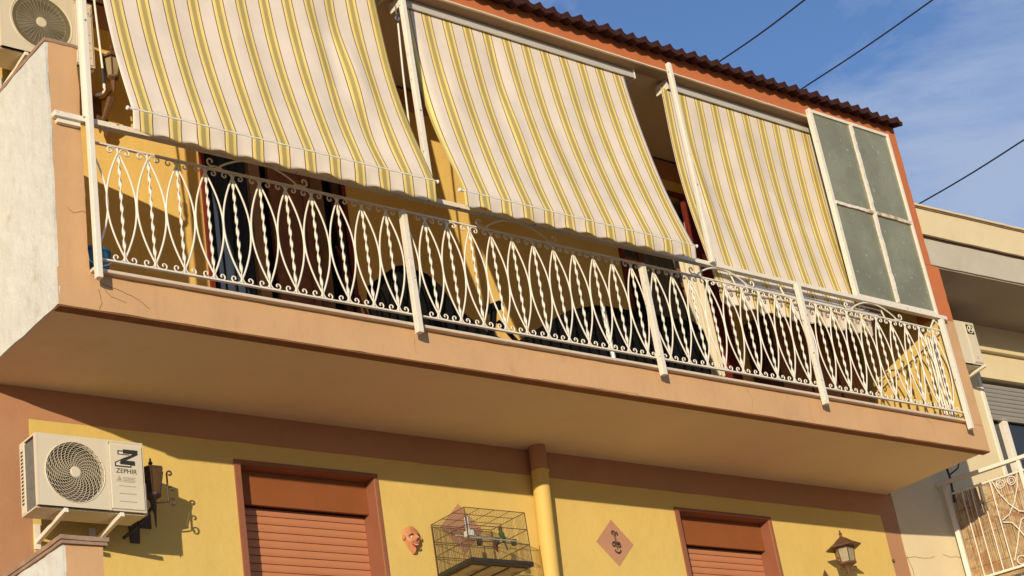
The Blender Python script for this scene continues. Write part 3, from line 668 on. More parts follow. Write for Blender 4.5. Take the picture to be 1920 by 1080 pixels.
b = MB(); b.tube([(3.92, .55, .55), (4.0, .55, .75), (4.03, .55, .88)], .028, 8); b.tube([(3.97, .55, .85), (4.10, .55, .91)], .04, 8); b.tube([(4.05, .55, .76), (4.22, .55, .6)], .02, 8)
b.build('padded_handle', 'blackcloth', cv, smooth=True)
cv = thing('covered_garden_sofa', 'large black fabric cover over a garden sofa behind the middle railing bay', 'sofa cover', (5.4, .8, .25))
b = MB(); prof = [(4.38, .33), (4.46, .68), (4.60, .84), (4.85, .98), (5.15, 1.07), (5.25, 1.08), (6.30, 1.10), (6.42, 1.04), (6.44, .90), (6.36, .33)]
b.prism(prof, 1, .5, 1.05); b.build('cover', 'blackcloth', cv, bevel=.03)
b = MB().box(4.45, 6.3, .55, 1.0, .25, .33); b.build('sofa_base', 'blackcloth', cv)
MB().tube([(5.12, .42, 1.0), (5.14, .42, .27)], .02, 8).build('pale_leg', 'alu', cv, smooth=True)
cu_ = thing('mustard_cushion', 'mustard cushion showing above the black sofa cover', 'cushion', (6.3, 1.05, 1.05))
MB().box(5.9, 6.6, 1.08, 1.2, .95, 1.42).build('cushion_body', 'cushion', cu_, bevel=.05)
br = thing('red_broom', 'red broom leaning on the wall right of the dark open door', 'broom', (3.2, 1.1, .25))
MB().tube([(3.02, 1.2, 1.60), (3.30, 1.05, .50)], .011, 8).build('handle', 'redwood', br, smooth=True)
MB().box(2.99, 3.05, 1.17, 1.23, 1.55, 1.68).build('hanging_loop', 'blackcloth', br, bevel=.01)
MB().box(3.2, 3.42, 1.0, 1.08, .26, .5).build('bristles', 'blackcloth', br, bevel=.01)

# ------------------------------------------------------------------ air conditioners
def ac(label, x0, x1, yf, dp, z0, z1, fan, style, xf=None, arms=True, side_div=None, wall_y=D, arm_off=.20, reach=.01, drop=.10):
    W = (xf @ Vector(((x0 + x1) / 2, yf, z0))) if xf is not None else Vector(((x0 + x1) / 2, yf, z0))
    t = thing('air_conditioner', label, 'air conditioner', W, 'outdoor air conditioning units')
    fx, fz, fr_ = fan; yb2 = yf + dp
    # casing: front with round hole
    b = MB(xf); n = 48; inner = []; outer = []
    px = side_div
    for k in range(n):
        a = 2 * math.pi * k / n; ca, sa = math.cos(a), math.sin(a)
        inner.append((fx + fr_ * ca, fz + fr_ * sa))
        tx = ((px - fx) if ca > 0 else (x0 + .012 - fx)) / ca if abs(ca) > 1e-6 else 1e9
        tz = ((z1 - fz) if sa > 0 else (z0 - fz)) / sa if abs(sa) > 1e-6 else 1e9
        tt = min(tx, tz); outer.append((fx + tt * ca, fz + tt * sa))
    vi = [b.bm.verts.new(b._t((x, yf, z))) for x, z in inner]; vo = [b.bm.verts.new(b._t((x, yf, z))) for x, z in outer]
    vd = [b.bm.verts.new(b._t((fx + (x - fx) * .96, yf + .035, fz + (z - fz) * .96))) for x, z in inner]
    for k in range(n):
        q = (k + 1) % n; b.bm.faces.new((vi[k], vi[q], vo[q], vo[k])); b.bm.faces.new((vd[k], vd[q], vi[q], vi[k]))
    # fill the four corners
    for cx_, cz_ in ((px, z1), (x0 + .012, z1), (x0 + .012, z0), (px, z0)):
        near = sorted(range(n), key=lambda k: (outer[k][0] - cx_) ** 2 + (outer[k][1] - cz_) ** 2)[:1][0]
        cands = [(near, (near + 1) % n), ((near - 1) % n, near)]
        for k, q in cands:
            if abs(outer[k][0] - outer[q][0]) > 1e-6 and abs(outer[k][1] - outer[q][1]) > 1e-6:
                b.bm.faces.new((vo[k], vo[q], b.bm.verts.new(b._t((cx_, yf, cz_)))))
    # body: top, bottom, right side, back
    b.box(x0, x1, yf + .001, yb2, z1, z1 + .012); b.box(x0, x1, yf + .03, yb2, z0 - .01, z0); b.box(x1 - .012, x1, yf + .001, yb2, z0, z1)
    b.box(x0, x0 + .012, yf - .001, yf + .03, z0, z1)
    b.build('casing', 'acbody', t, smooth=False)
    MB(xf).box(px + .0005, x1 - .0135, yf + .0025, yf + .018, z0 + .001, z1 - .001).build('front_sheet', 'acbody', t)
    MB(xf).box(px + .012, x1 - .010, yf - .007, yf + .02, z0 + .012, z1 - .018).build('side_panel', 'acbody', t, bevel=.006)
    MB(xf).box(px + .001, px + .011, yf - .004, yf + .02, z0, z1).box(x1 - .009, x1 - .0125, yf - .002, yf + .02, z0, z1).build('panel_seam', 'acbody', t)
    MB(xf).box(x0 + .002, x0 + .010, yf + .03, yb2 - .07, z0, z1 - .02).build('coil_fins', 'acgrey', t)
    b = MB(xf); b.box(x0 - .003, x0 + .012, yb2 - .07, yb2, z0, z1 - .0)
    b.build('side_strip', 'acbody', t, bevel=.004)
    b = MB(xf)
    for k in range(15): b.box(x0 - .0045, x0 - .0032, yb2 - .05, yb2 - .02, z0 + .06 + k * (z1 - z0 - .1) / 15, z0 + .06 + (k + .55) * (z1 - z0 - .1) / 15)
    b.build('vent_slots', 'acdark', t)
    MB(xf).box(x0 + .012, x1 - .012, yf + .034, yb2, z0, z0 + .01).build('inner_tray', 'grime', t)
    MB(xf).lathe([(fr_ * .965, .034), (fr_ * .965, .11), (.01, .112)], (fx, yf, fz), 40, 1, caps=False).build('fan_recess', 'acdark', t); MB(xf).box(x0 + .012, x1 - .014, yb2 - .012, yb2 - .002, z0, z1).build('back_panel', 'acgrey', t)
    b = MB(xf)
    for k in range(3):
        a0 = k * 2 * math.pi / 3; pts = []
        for i in range(9):
            a = a0 + i / 8 * 1.35; pts.append((fx + fr_ * .9 * math.cos(a), yf + .05 + .03 * i / 8, fz + fr_ * .9 * math.sin(a)))
        c0 = b.bm.verts.new(b._t((fx, yf + .06, fz))); vs = [b.bm.verts.new(b._t(p)) for p in pts]
        for i in range(8): b.bm.faces.new((c0, vs[i], vs[i + 1]))
    b.build('fan_blades', 'acblade', t)
    # grille
    b = MB(xf); yg = yf - .002
    if style == 'spiral':
        for k in range(11):
            rr = fr_ * (.28 + .066 * k); b.tube([(fx + rr * math.cos(2 * math.pi * i / 40), yg + .006, fz + rr * math.sin(2 * math.pi * i / 40)) for i in range(40)], .0017, 4, closed=True)
        for k in range(26):
            a0 = 2 * math.pi * k / 26
            b.tube([(fx + (fr_ * (.17 + .82 * i / 10)) * math.cos(a0 - 1.05 * (i / 10) ** 1.2), yg, fz + (fr_ * (.17 + .82 * i / 10)) * math.sin(a0 - 1.05 * (i / 10) ** 1.2)) for i in range(11)], .0021, 4)
    else:
        for k in range(19):
            rr = fr_ * (.2 + .036 * k); b.tube([(fx + rr * math.cos(2 * math.pi * i / 40), yg + .006, fz + rr * math.sin(2 * math.pi * i / 40)) for i in range(40)], .0015, 4, closed=True)
        for k in range(36):
            a0 = 2 * math.pi * k / 36; b.tube([(fx + fr_ * .17 * math.cos(a0), yg, fz + fr_ * .17 * math.sin(a0)), (fx + fr_ * .86 * math.cos(a0), yg, fz + fr_ * .86 * math.sin(a0))], .0014, 4)
    b.build('fan_grille', 'acgrille' if style == 'spiral' else 'acgrille2', t)
    if style != 'spiral':
        MB(xf).lathe([(fr_ * 1.0, .012), (fr_ * .99, -.002), (fr_ * .84, .004), (fr_ * .82, .020)], (fx, yf, fz), 48, 1, caps=False).build('grille_rim', M['acrim'], t, smooth=True)
        MB(xf).tube([(fx + fr_ * 1.06 * math.cos(2 * math.pi * i / 60), yf, fz + fr_ * 1.06 * math.sin(2 * math.pi * i / 60)) for i in range(60)], .004, 5, closed=True).build('rim_moulding', 'acbody', t, smooth=True)
    else:
        MB(xf).tube([(fx + fr_ * math.cos(2 * math.pi * i / 60), yf, fz + fr_ * math.sin(2 * math.pi * i / 60)) for i in range(60)], .0045, 6, closed=True).build('rim_moulding', 'acbody', t, smooth=True)
    MB(xf).lathe([(fr_ * .18, .006), (fr_ * .18, -.003), (fr_ * .15, -.006)], (fx, yf, fz), 28, 1).build('hub_disc', 'acbody', t, smooth=False)
    # bracket
    if arms:
        for x in (x0 + .17, x1 - arm_off):
            MB(xf).tube([(x + .017, yf - reach, z0 - .026), (x + .017, wall_y - .008, z0 - drop)], .021, 4).build('bracket_arm', 'white', t, bevel=.002)
            MB(xf).box(x - .004, x + .038, wall_y - .012, wall_y - .001, z0 - drop - .05, z0 + .02).build('wall_plate', 'white', t)
            MB(xf).lathe([(.010, -.010), (.010, .0)], (x + .045, yf + .05, z0 - .022), 8).build('foot_bolt', 'steel', t)
    return t
M['acrim'] = mat('ac_grille_rim', A(.15, .13, .075), .5, .05, 5, 0)
a1 = ac('cream air conditioner with black Z logo on the lower yellow wall', .222, .985, .86, .235, -.975, -.497, (.49, -.735, .208), 'spiral', side_div=.722)
# logo: an outlined Z behind a solid Z, then the name
def zshape(cx, cz, w_, h, th, lean):
    p = [(-w_ / 2 + lean, h / 2), (w_ / 2 + lean, h / 2), (w_ / 2 + lean, h / 2 - th), (-w_ / 2 + th * 1.25 - lean, -h / 2 + th), (w_ / 2 - lean, -h / 2 + th), (w_ / 2 - lean, -h / 2), (-w_ / 2 - lean, -h / 2), (-w_ / 2 - lean, -h / 2 + th), (w_ / 2 - th * 1.25 + lean, h / 2 - th), (-w_ / 2 + lean, h / 2 - th)]
    return [(cx + x, cz + z) for x, z in p]
yl = .852
MB().prism(zshape(.842, -.613, .120, .116, .030, .012), 1, yl, yl + .003).build('logo_outline', 'print', a1)
MB().prism(zshape(.842, -.613, .102, .098, .015, .012), 1, yl - .001, yl).build('logo_outline', 'printlight', a1)
MB().prism(zshape(.874, -.600, .106, .108, .030, .012), 1, yl - .0025, yl - .001).build('logo', 'print', a1)
text('ZEPHIR', .047, .850, yl, -.700, 'print', a1, sx=1.0, shear=.1)
text('\u26a0', .04, .795, yl, -.755, 'printgrey', a1, 'warning_text')
b = MB()
for k in range(4): b.box(.822, .915 - .01 * (k % 2), yl - .0003, yl + .002, -.745 - k * .010, -.741 - k * .010)
b.prism([(.785, -.765), (.812, -.765), (.798, -.742)], 1, yl - .0003, yl + .002)
b.build('warning_label', 'printgrey', a1)
b = MB()
for z in (-.805, -.858, -.912): b.box(.79, .915, yl - .0005, yl + .002, z, z + .004)
b.build('pressed_groove', 'printgrey', a1)
MB().box(.985, 1.03, .92, 1.08, -.965, -.74).build('valve_cover', 'acbody', a1, bevel=.008)
MB().tube([(1.0, 1.02, -.80), (1.03, 1.06, -.99), (1.01, 1.24, -1.02)], .012, 8).build('refrigerant_pipe', 'print', a1, smooth=True)
a2 = ac('grey-cream air conditioner in the upper left corner above the white side wall', .085, .81, .85, .26, 2.43, 2.975, (.402, 2.712, .225), 'rings', side_div=.655)
text('QLIMA', .052, .745, .842, 2.885, 'printgrey', a2, sx=.9); text('AC', .03, .70, .842, 2.83, 'printgrey', a2)
b = MB()
for z in (2.50, 2.565, 2.63, 2.70): b.box(.68, .78, .8415, .845, z, z + .006)
b.build('pressed_groove', 'printgrey', a2)

# ------------------------------------------------------------------ wall lanterns
def lantern(label, c, rad, h_cap, h_glass, taper, style, m, wall_to, gr=None, gm='lampglass'):
    x, y, z = c; t = thing('wall_lantern', label, 'wall lantern', (x, D, z - h_glass), 'wrought iron wall lanterns')
    MB().lathe([(rad * 1.08, -h_cap - .012), (rad * 1.12, -h_cap), (rad * .6, -h_cap * .62), (rad * .3, -h_cap * .3), (rad * .12, -.02), (.010, 0)], (x, y, z), 6).build('cap', m, t)
    MB().lathe([(.006, 0), (.016, .012), (.014, .024), (.006, .03), (.008, .042), (.002, .055)], (x, y, z - .004), 8).build('finial', m, t, smooth=True)
    zt = z - h_cap - .012; zb_ = zt - h_glass; r1 = gr or rad * .86; r2 = r1 * taper
    MB().lathe([(r2 - .006, zb_), (r1 - .006, zt)], (x, y, 0), 6).build('glass', gm, t)
    for k in range(6):
        a = k * math.pi / 3; MB().tube([(x + r2 * math.cos(a), y + r2 * math.sin(a), zb_), (x + r1 * math.cos(a), y + r1 * math.sin(a), zt)], .005, 4).build('glazing_bar', m, t)
    MB().lathe([(r2 * 1.15, 0), (r2 * 1.1, -.015), (r2 * .5, -.035), (.02, -.06), (.012, -.10), (.004, -.13)], (x, y, zb_), 8).build('base', m, t)
    # arm, scrolls and wall plate
    MB().tube([(x, y, zb_ - .06), (x, y + .05, zb_ - .10), (x, (y + D) / 2, zb_ - .11), (x, D - .01, zb_ - .05)], .009, 6).build('arm', m, t, smooth=True)
    MB().prism([(x - .035, zb_ - .25), (x + .035, zb_ - .25), (x + .045, zb_ - .05), (x, zb_ + .02), (x - .045, zb_ - .05)], 1, D - .012, D).build('wall_plate', m, t, bevel=.003)
    if style == 'scrolls':
        b = MB()
        for s in (-1, 1):
            for (ox, oz, r0) in ((r2 + .035, zb_ + .03, .026), (r2 + .028, zb_ - .04, .030)):
                b.tube([(x + s * (r2 * .6), y, oz - .03)] + [(x + s * (ox - 0) + s * p[0], y, oz + p[2]) for p in spiral(0, 0, r0, .008, -120, 200, 12)], .005, 5)
            b.tube([(x + s * p[0], (y + D) / 2, zb_ - .16 + p[2]) for p in spiral(.03, 0, .045, .012, -180, 160, 14)], .006, 5)
        b.build('scrollwork', m, t, smooth=True)
    elif style == 'hooks':
        b = MB(); hx = x + r1 * 1.0 + .03
        b.tube([(x, y, zb_ - .06), (x + .08, y, zb_ - .05), (hx, y, zb_ - .04), (hx, y, z - .05)] + spiral(hx + .022, z - .05, .022, .008, 180, -150, 10, y), .0065, 5)
        b.tube([(hx, y, zb_)] + spiral(hx + .025, zb_ + .05, .024, .008, 200, -100, 10, y), .006, 5)
        b.tube([(hx, y, zb_ - .04)] + spiral(hx + .03, zb_ - .045, .03, .012, 120, -220, 12, y), .006, 5)
        b.tube([(x + .01, y, zb_ - .06), (x + .01, y, zb_ - .24)], [.016, .004], 6); b.tube([(x, y, zb_ - .08), (x - .06, y + .1, zb_ - .18), (x - .09, D - .02, zb_ - .12)], .012, 6)
        b.build('scrollwork', m, t, smooth=True)
        MB().box(1.16, 1.245, D - .01, D + .0, -.925, -.815).build('mounting_plate', m, t)
    else:
        b = MB(); b.tube([(x + .01, y + .06, zb_ - .14), (x - .02, y + .15, zb_ - .30)], [.03, .018], 6); b.prism([(x - .05, zb_ - .24), (x + .03, zb_ - .26), (x + .055, zb_ - .33), (x + .02, zb_ - .40), (x - .01, zb_ - .35), (x - .03, zb_ - .39), (x - .055, zb_ - .31)], 1, D - .11, D - .09)
        b.build('leaf_tail', m, t)
    return t
lantern('dark iron lantern half hidden behind the logo air conditioner', (1.115, 1.0, -.575), .078, .03, .17, .62, 'hooks', 'iron', D, .088, 'darkamber')
lantern('bronze lantern with pointed cap and scrolls on the lower wall at right', (8.255, 1.0, -.585), .150, .115, .14, .84, 'scrolls', 'bronze', D, .092)
lantern('upper brown lantern in the loggia beside the left awning', (1.03, 1.0, 2.735), .083, .075, .15, .6, 'tail', 'bronze', D)

# ------------------------------------------------------------------ clay mask
mk = thing('wall_mask', 'small orange clay mask with a grinning face on the yellow wall', 'mask', (3.465, D, -.86))
b = MB(); nu, nv = 20, 22; rows = []
for j in range(nv + 1):
    v = j / nv; zz = .108 - .216 * v
    hw = .078 * math.sqrt(max(0, 1 - ((v - .36) / .38) ** 2)) if v < .36 else .078 * (1 - ((v - .36) / .66) ** 1.7)
    hw = max(hw, .008); row = []
    for i in range(nu + 1):
        u = -1 + 2 * i / nu; x = u * hw
        y = -.055 * math.sqrt(max(0, 1 - u * u * .96)) * math.sin(math.pi * min(1, v * .9 + .06)) ** .5
        y -= .034 * math.exp(-(u / .16) ** 2) * max(0, math.sin(math.pi * (v - .30) / .32)) * (.30 < v < .62)
        for sx_ in (-.42, .42): y += .016 * math.exp(-((u - sx_) / .2) ** 2 - ((v - .40) / .05) ** 2)
        for sx_ in (-.55, .55): y -= .012 * math.exp(-((u - sx_) / .22) ** 2 - ((v - .58) / .08) ** 2)
        y -= .010 * math.exp(-(u / .3) ** 2 - ((v - .93) / .07) ** 2)
        row.append(b.bm.verts.new((3.465 + x, D + y, -.862 + zz)))
    rows.append(row)
for j in range(nv):
    for i in range(nu): b.bm.faces.new((rows[j][i], rows[j][i + 1], rows[j + 1][i + 1], rows[j + 1][i]))
b.build('face', 'mask', mk, smooth=True)
for s in (-1, 1):
    MB().lathe([(.003, -.012), (.02, -.006), (.022, .004), (.01, .010)], (3.465 + s * .076, D - .012, -.845), 10, 0).build('ear', 'mask', mk, smooth=True)
    MB().lathe([(.001, -.008), (.009, -.004), (.011, 0)], (3.465 + s * .031, D - .052, -.850), 10, 1).build('eye', 'bone', mk, smooth=True)
    MB().tube([(3.465 + s * .012, D - .060, -.836), (3.465 + s * .030, D - .060, -.826), (3.465 + s * .052, D - .046, -.838)], [.004, .0055, .003], 5).build('eyebrow', 'brow', mk)
MB().tube([(3.465 + .036 * t, D - .060 + .012 * t * t, -.918 + .014 * t * t) for t in [-1, -.66, -.33, 0, .33, .66, 1]], [.002, .006, .008, .009, .008, .006, .002], 6).build('lips', 'lips', mk, smooth=True)
MB().tube([(3.465 + .026 * t, D - .066 + .010 * t * t, -.915 + .010 * t * t) for t in [-1, -.5, 0, .5, 1]], [.001, .003, .004, .003, .001], 5).build('teeth', 'bone', mk)

# ------------------------------------------------------------------ bird cage
cg = thing('bird_cage', 'dark wire bird cage hanging on the yellow wall left of the drainpipe', 'bird cage', (3.96, D, -1.13))
X0, X1, Y0, Y1, Z0, Z1 = 3.66, 4.258, .84, 1.262, -1.125, -.728
b = MB()
for y in (Y0, Y1):
    for z in (Z0, (Z0 + Z1) / 2 - .06, (Z0 + Z1) / 2 + .06, Z1): b.tube([(X0, y, z), (X1, y, z)], .0034, 4)
for x in (X0, X1):
    for z in (Z0, (Z0 + Z1) / 2 - .06, (Z0 + Z1) / 2 + .06, Z1): b.tube([(x, Y0, z), (x, Y1, z)], .0034, 4)
    for y in (Y0, Y1): b.tube([(x, y, Z0), (x, y, Z1)], .004, 4)
for k in range(1, 4): b.tube([(X0 + k * .15, Y0, Z1), (X0 + k * .15, Y1, Z1)], .0028, 4)
for k in range(1, 3): b.tube([(X0, Y0 + k * .14, Z1), (X1, Y0 + k * .14, Z1)], .0028, 4)
b.build('cage_frame', 'cagewire', cg)
b = MB()
for k in range(41):
    x = X0 + k * (X1 - X0) / 40
    for y in (Y0, Y1): b.tube([(x, y, Z0), (x, y, Z1)], .0013, 3, caps=False)
for k in range(29):
    y = Y0 + k * (Y1 - Y0) / 28
    for x in (X0, X1): b.tube([(x, y, Z0), (x, y, Z1)], .0013, 3, caps=False)
for k in range(21):
    x = X0 + k * (X1 - X0) / 20; b.tube([(x, Y0, Z1), (x, Y1, Z1)], .0009, 3, caps=False)
o = b.build('cage_bars', 'cagewire', cg); o['kind'] = 'stuff'
b = MB(); b.box(X0 - .006, X1 + .006, Y0 - .006, Y1 + .004, Z0 - .035, Z0 - .028); b.box(X0 - .006, X1 + .006, Y0 - .006, Y0, Z0 - .03, Z0); b.box(X0 - .006, X0, Y0, Y1, Z0 - .03, Z0); b.box(X1, X1 + .006, Y0, Y1, Z0 - .03, Z0)
b.build('tray', 'cagetray', cg)
b = MB()
for k in range(3): b.box(X0 + .04 + k * .19, X0 + .19 + k * .19, Y0 + .05, Y1 - .06, Z0 - .041, Z0 - .0355)
b.build('tray_rib', 'grime', cg)
MB().tube([(X0, Y0 + .14, -.905), (X1, Y0 + .14, -.905)], .006, 6).build('perch', 'perch', cg); MB().tube([(X0, Y0 + .03, -.955), (X1 - .1, Y0 + .03, -.955)], .006, 6).build('perch', 'perch', cg)
for x, y, z in ((3.90, 1.0, -.94), (4.03, .95, -.94), (4.2, .95, -.94)):
    MB().prism([(x - .02, z + .025), (x + .02, z + .025), (x + .014, z - .02), (x - .014, z - .02)], 1, y - .015, y + .015).build('seed_cup', 'cagetray', cg)
MB().lathe([(.016, 0), (.016, .10), (.012, .11)], (3.70, Y0 + .04, -.90), 10).build('water_tube', 'clear', cg, smooth=True)
MB().box(3.68, 3.735, Y0 + .01, Y0 + .07, -.945, -.90).build('water_cup', 'clear', cg, bevel=.004)
MB().tube([(3.735, Y0 + .04, -.93), (3.76, Y0 + .04, -.935)], .012, 8).build('water_spout', 'clear', cg)
bd = thing('small_parrot', 'small green parrot with dark red head on the cage perch', 'bird', (4.12, .98, -.90))
b = MB(); b.tube([(4.150, 1.0, -.93), (4.140, .99, -.915), (4.118, .98, -.885), (4.104, .975, -.86), (4.100, .97, -.845), (4.098, .968, -.83)], [.004, .013, .022, .021, .015, .012], 12); b.build('body', 'green', bd, smooth=True)
MB().tube([(4.104, .972, -.845), (4.099, .969, -.830), (4.095, .966, -.815), (4.093, .965, -.804)], [.012, .018, .017, .006], 12).build('head_feathers', 'redhead', bd, smooth=True)
MB().tube([(4.082, .96, -.820), (4.072, .955, -.823), (4.070, .954, -.831)], [.008, .005, .001], 8).build('beak', 'beak', bd, smooth=True)
MB().tube([(4.142, .99, -.915), (4.165, 1.005, -.955), (4.18, 1.01, -.99)], [.009, .007, .003], 6).build('tail', 'green', bd, smooth=True)
for s in (-1, 1): MB().tube([(4.108, .978 + s * .019, -.868), (4.128, .985 + s * .021, -.892), (4.15, 1.0 + s * .010, -.925)], [.006, .010, .002], 6, flat=.006).build('wing', 'green', bd, smooth=True); MB().tube([(4.118, .98 + s * .008, -.890), (4.114, .98 + s * .008, -.906)], .003, 5).build('foot', 'beak', bd)
b2 = thing('cage_bird', 'dark bird clinging low behind the perch in the cage', 'bird', (4.05, 1.0, -.96))
MB().tube([(4.085, 1.02, -1.0), (4.07, 1.01, -.975), (4.055, 1.0, -.95), (4.045, .995, -.93)], [.003, .014, .017, .007], 10).build('body', 'redhead', b2, smooth=True)
MB().tube([(4.045, .995, -.938), (4.035, .99, -.940)], [.005, .001], 6).build('beak', 'beak', b2)

# ------------------------------------------------------------------ lower side wall, bottom left corner
lw = thing('parapet_wall', 'lower balcony side wall with white side and tan front, below the air conditioner', 'wall', (.08, .6, -2.9))
MB().rough(-.034, .20, .0, .2, -2.9, -1.535, .004, .06, 44).build('wall_front', 'tan', lw, smooth=True)
MB().box(-.034, .19, .2, D, -2.9, -1.54).build('wall_core', 'yellow', lw)
MB().rough(-.052, -.035, .002, D, -2.9, -1.535, .006, .06, 48).build('wall_render', 'roughwhite', lw, smooth=True)
MB().rough(-.066, .222, -.018, D, -1.535, -1.515, .003, .06, 52).build('coping', 'capstone', lw); MB().rough(-.074, .232, -.026, D, -1.513, -1.487, .003, .06, 57).build('coping', 'capstone', lw)

# ------------------------------------------------------------------ neighbouring house
NM = Matrix.Translation((9.556, D, 0)) @ Matrix.Rotation(R(-3.2), 4, 'Z')
def nw(x, y, z): return NM @ Vector((x, y, z))
nb = thing('neighbouring_house', 'cream plastered house next door with deep grey overhang', 'house', nw(3, 0, GZ))
b = MB(NM); b.box(.01, 1.93, 0, .25, GZ, 2.2); b.box(1.93, 3.4, 0, .25, 1.53, 2.2); b.box(3.4, 7, 0, .25, GZ, 2.2); b.box(1.93, 3.4, 0, .25, GZ, -.95)
b.build('wall', 'cream', nb)
MB(NM).rough(.0, 7, -.96, -.2, 2.2, 2.505, .003, .12, 61).build('overhang', 'greybeam', nb)
MB(NM).box(.03, 7, -.94, 0, 2.185, 2.2).build('overhang_soffit', 'greysoff', nb)
MB(NM).rough(.0, 7, -1.0, -.2, 2.53, 2.835, .003, .12, 66).build('parapet', 'cream', nb)
MB(NM).box(.0, 7, -.965, -.2, 2.505, 2.53).build('parapet_shade_strip', 'slot_shade', nb)  # dark strip coloured in as the shade line below the projecting parapet
MB(NM).box(.0, 7, -1.015, -.2, 2.836, 2.848).build('coping_joint', 'capstone', nb)
MB(NM).rough(-.01, 7, -1.035, -.2, 2.848, 2.868, .003, .1, 68).build('coping', 'cream', nb)
MB(NM).box(.0, 7, -.2, 4, 2.2, 2.8).build('roof_slab', 'greybeam', nb)
MB(NM).box(1.90, 7, -.06, -.0, 1.84, 1.868).build('ledge', 'cream', nb, bevel=.004)
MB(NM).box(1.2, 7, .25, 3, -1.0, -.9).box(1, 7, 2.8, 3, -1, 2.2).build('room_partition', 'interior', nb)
wi = MB(NM).box(1.93, 1.985, -.012, .1, -.9, 1.525).build('window', 'white', nb, origin=nw(1.93, 0, -.9), bevel=.003)
me = slat(1.38, .052, 'greyslat', 'nb')
for i in range(8):
    o = link('shutter_slat', me, wi, nw(1.99, .075, 1.49 - (i + 1) * .052)); o.rotation_euler[2] = R(-3.2)
MB(NM).box(1.99, 3.38, .06, .095, 1.055, 1.074).build('shutter_end_bar', 'greyslat', wi)
b = MB(NM)
b.box(2.06, 2.10, .10, .15, -.9, 1.08); b.box(2.26, 2.34, .06, .14, -.9, 1.08); b.box(2.35, 2.37, .08, .14, -.9, 1.08); b.box(2.0, 2.02, .05, .12, -.9, 1.1)
b.build('sash', 'white', wi, bevel=.003)
MB(NM).box(2.37, 3.38, .11, .118, -.9, 1.08).box(2.10, 2.26, .125, .13, -.9, 1.08).build('pane', 'darkglass', wi)
# wall crack: thin dark grooves
b = MB(NM); 
for pts in ([(.0, -.635), (.12, -.618), (.24, -.628), (.36, -.622), (.43, -.60)], [(.57, -.575), (.66, -.600), (.78, -.590), (.91, -.62)], [(.01, -.62), (.05, -.75), (.03, -.95), (.06, -1.15)]):
    b.tube([(x, -.0005, z) for x, z in pts], .0028, 4)
b.build('plaster_crack', 'drip', nb)
MB(NM).box(1.0, 3.2, -1.25, 0, -1.12, -.95).build('balcony_slab', 'cream', nb)
# AC on the neighbour's wall
a3 = ac('white air conditioner with a round three-blade emblem on the neighbouring wall', 0.93, 1.67, -.33, .28, 1.485, 1.975, (1.15, 1.73, .165), 'rings', xf=NM, side_div=1.495, arm_off=.075, reach=.05, drop=.07, wall_y=0)
MB(NM).box(1.520, 1.632, -.341, -.336, 1.842, 1.952).build('emblem_plate', 'print', a3)
b = MB(NM); cxe, cze, ye = 1.576, 1.897, -.343
b.tube([(cxe + .043 * math.cos(2 * math.pi * i / 28), ye, cze + .043 * math.sin(2 * math.pi * i / 28)) for i in range(28)], .0055, 5, closed=True)
for k in range(3):
    a = R(90 + 120 * k); b.tube([(cxe, ye, cze), (cxe + .028 * math.cos(a), ye, cze + .028 * math.sin(a)), (cxe + .041 * math.cos(a + .25), ye, cze + .041 * math.sin(a + .25))], [.005, .010, .004], 5)
b.build('emblem', 'printlight', a3)
b = MB(NM)
for z, x0_, x1_ in ((1.575, 1.57, 1.595), (1.565, 1.575, 1.60), (1.55, 1.56, 1.605), (1.513, 1.52, 1.645), (1.503, 1.52, 1.645)): b.box(x0_, x1_, -.338, -.336, z, z + .005)
b.build('small_print', 'printgrey', a3)

# neighbour's balcony railing with reed screen
nr = thing('neighbour_railing', 'cream painted balcony railing of the house next door at lower right', 'railing', (10.4, .7, -.9), )
RM = Matrix.Translation((10.325, 1.20, 0)) @ Matrix.Rotation(R(-76), 4, 'Z')
MB(RM).box(-.05, 2.2, -.03, .03, .150, .188).build('handrail', 'white', nr, bevel=.005)
MB(RM).box(.09, 2.2, -.012, .012, .03, .048).build('rail', 'white', nr, bevel=.003); MB(RM).box(.09, 2.2, -.012, .012, -.885, -.862).build('rail', 'white', nr, bevel=.003)
MB(RM).box(.02, .068, -.024, .024, -1.0, .15).build('post', 'white', nr, bevel=.003); MB(RM).box(.83, .866, -.02, .02, -1.0, .15).build('post', 'white', nr, bevel=.003)
vb = None
for x in (.195, .295, .40, .505, .945, 1.05, 1.15, 1.25):
    MB(RM).tube([(x, 0, -.865), (x, 0, .035)], .0068, 6).build('bar', 'white', nr, smooth=True)
for x in (.625,):
    cx_ = .665; b = MB(RM)
    for s in (-1, 1):
        c = cx_ + s * .06; b.tube([(c + .042 * math.cos(2 * math.pi * i / 24), 0, -.022 + .042 * math.sin(2 * math.pi * i / 24)) for i in range(24)], .0055, 5, closed=True)
        b.tube([(c + .022 * math.cos(2 * math.pi * i / 18), 0, -.022 + .022 * math.sin(2 * math.pi * i / 18)) for i in range(18)], .004, 5, closed=True)
        b.tube([(cx_ + s * .135, 0, .03), (cx_ + s * .10, 0, -.10), (cx_ + s * .03, 0, -.24), (cx_ - s * .05, 0, -.34), (cx_ - s * .14, 0, -.38)], .0062, 5)
        b.tube([(cx_ - s * .14, 0, -.40), (cx_ - s * .05, 0, -.43), (cx_ + s * .0, 0, -.52), (cx_ + s * .06, 0, -.66), (cx_ + s * .13, 0, -.80)], .0062, 5)
        c = cx_ + s * .06; b.tube([(c + .042 * math.cos(2 * math.pi * i / 24), 0, -.815 + .042 * math.sin(2 * math.pi * i / 24)) for i in range(24)], .0055, 5, closed=True)
    b.build('scroll_panel', 'white', nr, smooth=True)
rs = thing('reed_screen', 'brown reed screen tied behind the neighbouring railing', 'reed screen', (10.45, .7, -.9))
b = MB(RM); x = .07
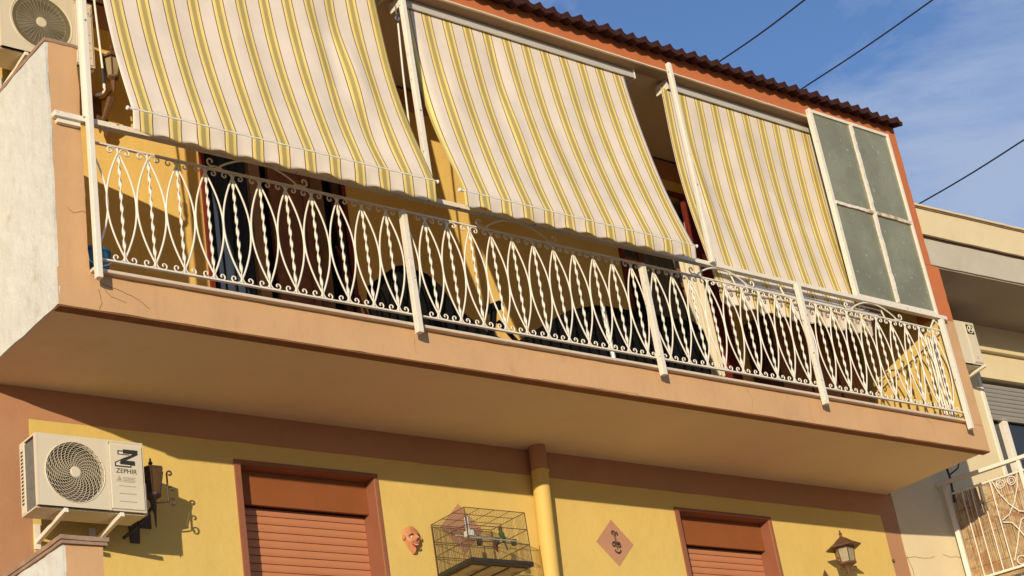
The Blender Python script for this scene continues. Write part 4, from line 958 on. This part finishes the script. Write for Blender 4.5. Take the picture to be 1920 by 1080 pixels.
while x < 2.15:
    r_ = random.uniform(.0035, .0055); top = random.uniform(.02, .075) if random.random() > .06 else random.uniform(-.1, .02)
    b.tube([(x, .03 + random.uniform(-.004, .004), -.93), (x + random.uniform(-.006, .006), .03 + random.uniform(-.006, .006), -.4), (x + random.uniform(-.01, .01), .03 + random.uniform(-.008, .008), top)], r_, 4); x += r_ * 1.75
o = b.build('reeds', 'reed', rs); o['kind'] = 'stuff'
b = MB(RM)
for z in (-.75, -.45, -.15): b.tube([(.07 + i * .05, .024 + .003 * (i % 2), z) for i in range(42)], .0022, 4)
b.build('binding_wire', 'cagewire', rs)
hk = thing('dark_branch_hook', 'dark forked iron hook above the neighbouring railing end', 'hook', (10.36, 1.1, .1))
MB().tube([(10.36, 1.12, -.05), (10.37, 1.1, .2), (10.35, 1.1, .36)], .012, 6).tube([(10.37, 1.1, .24), (10.46, 1.04, .30), (10.50, 1.0, .42)], .009, 6).tube([(10.36, 1.1, .32), (10.31, 1.1, .40)], .009, 6).build('hook_rod', 'iron', hk, smooth=True)
nl = MB().tube([(9.335, D - .001, -.675), (9.30, D - .03, -.68)], .014, 6).build('wall_plug', 'iron'); tag(nl, 'small rusty bolt stub on the right salmon border', 'bolt')

# ------------------------------------------------------------------ overhead cables
cam_p = Vector((-4.48428656, -8.91805839, -4.74257381))
def cable(a, c, label):
    a, c = Vector(a), Vector(c); d = c - a; pts = []
    for i in range(25):
        t = -.5 + 2.5 * i / 24; p = a + d * t; p.z -= .02 * math.sin(math.pi * min(1, max(0, t)))
        pts.append(p)
    o = MB().tube(pts, .011, 5).build('overhead_cable', 'cable', smooth=True); tag(o, label, 'cable', 'overhead cables')
CAB = []
cable((10.975, 3.2, 6.703), (9.618, .8, 5.707), 'shortest overhead cable, nearest the top of the roofline')
cable((12.609, 3.2, 6.74), (12.249, .8, 6.516), 'long overhead cable crossing the middle of the blue sky')
cable((14.411, 3.2, 5.297), (13.365, .8, 4.787), 'lowest overhead cable, ending at the neighbouring parapet')
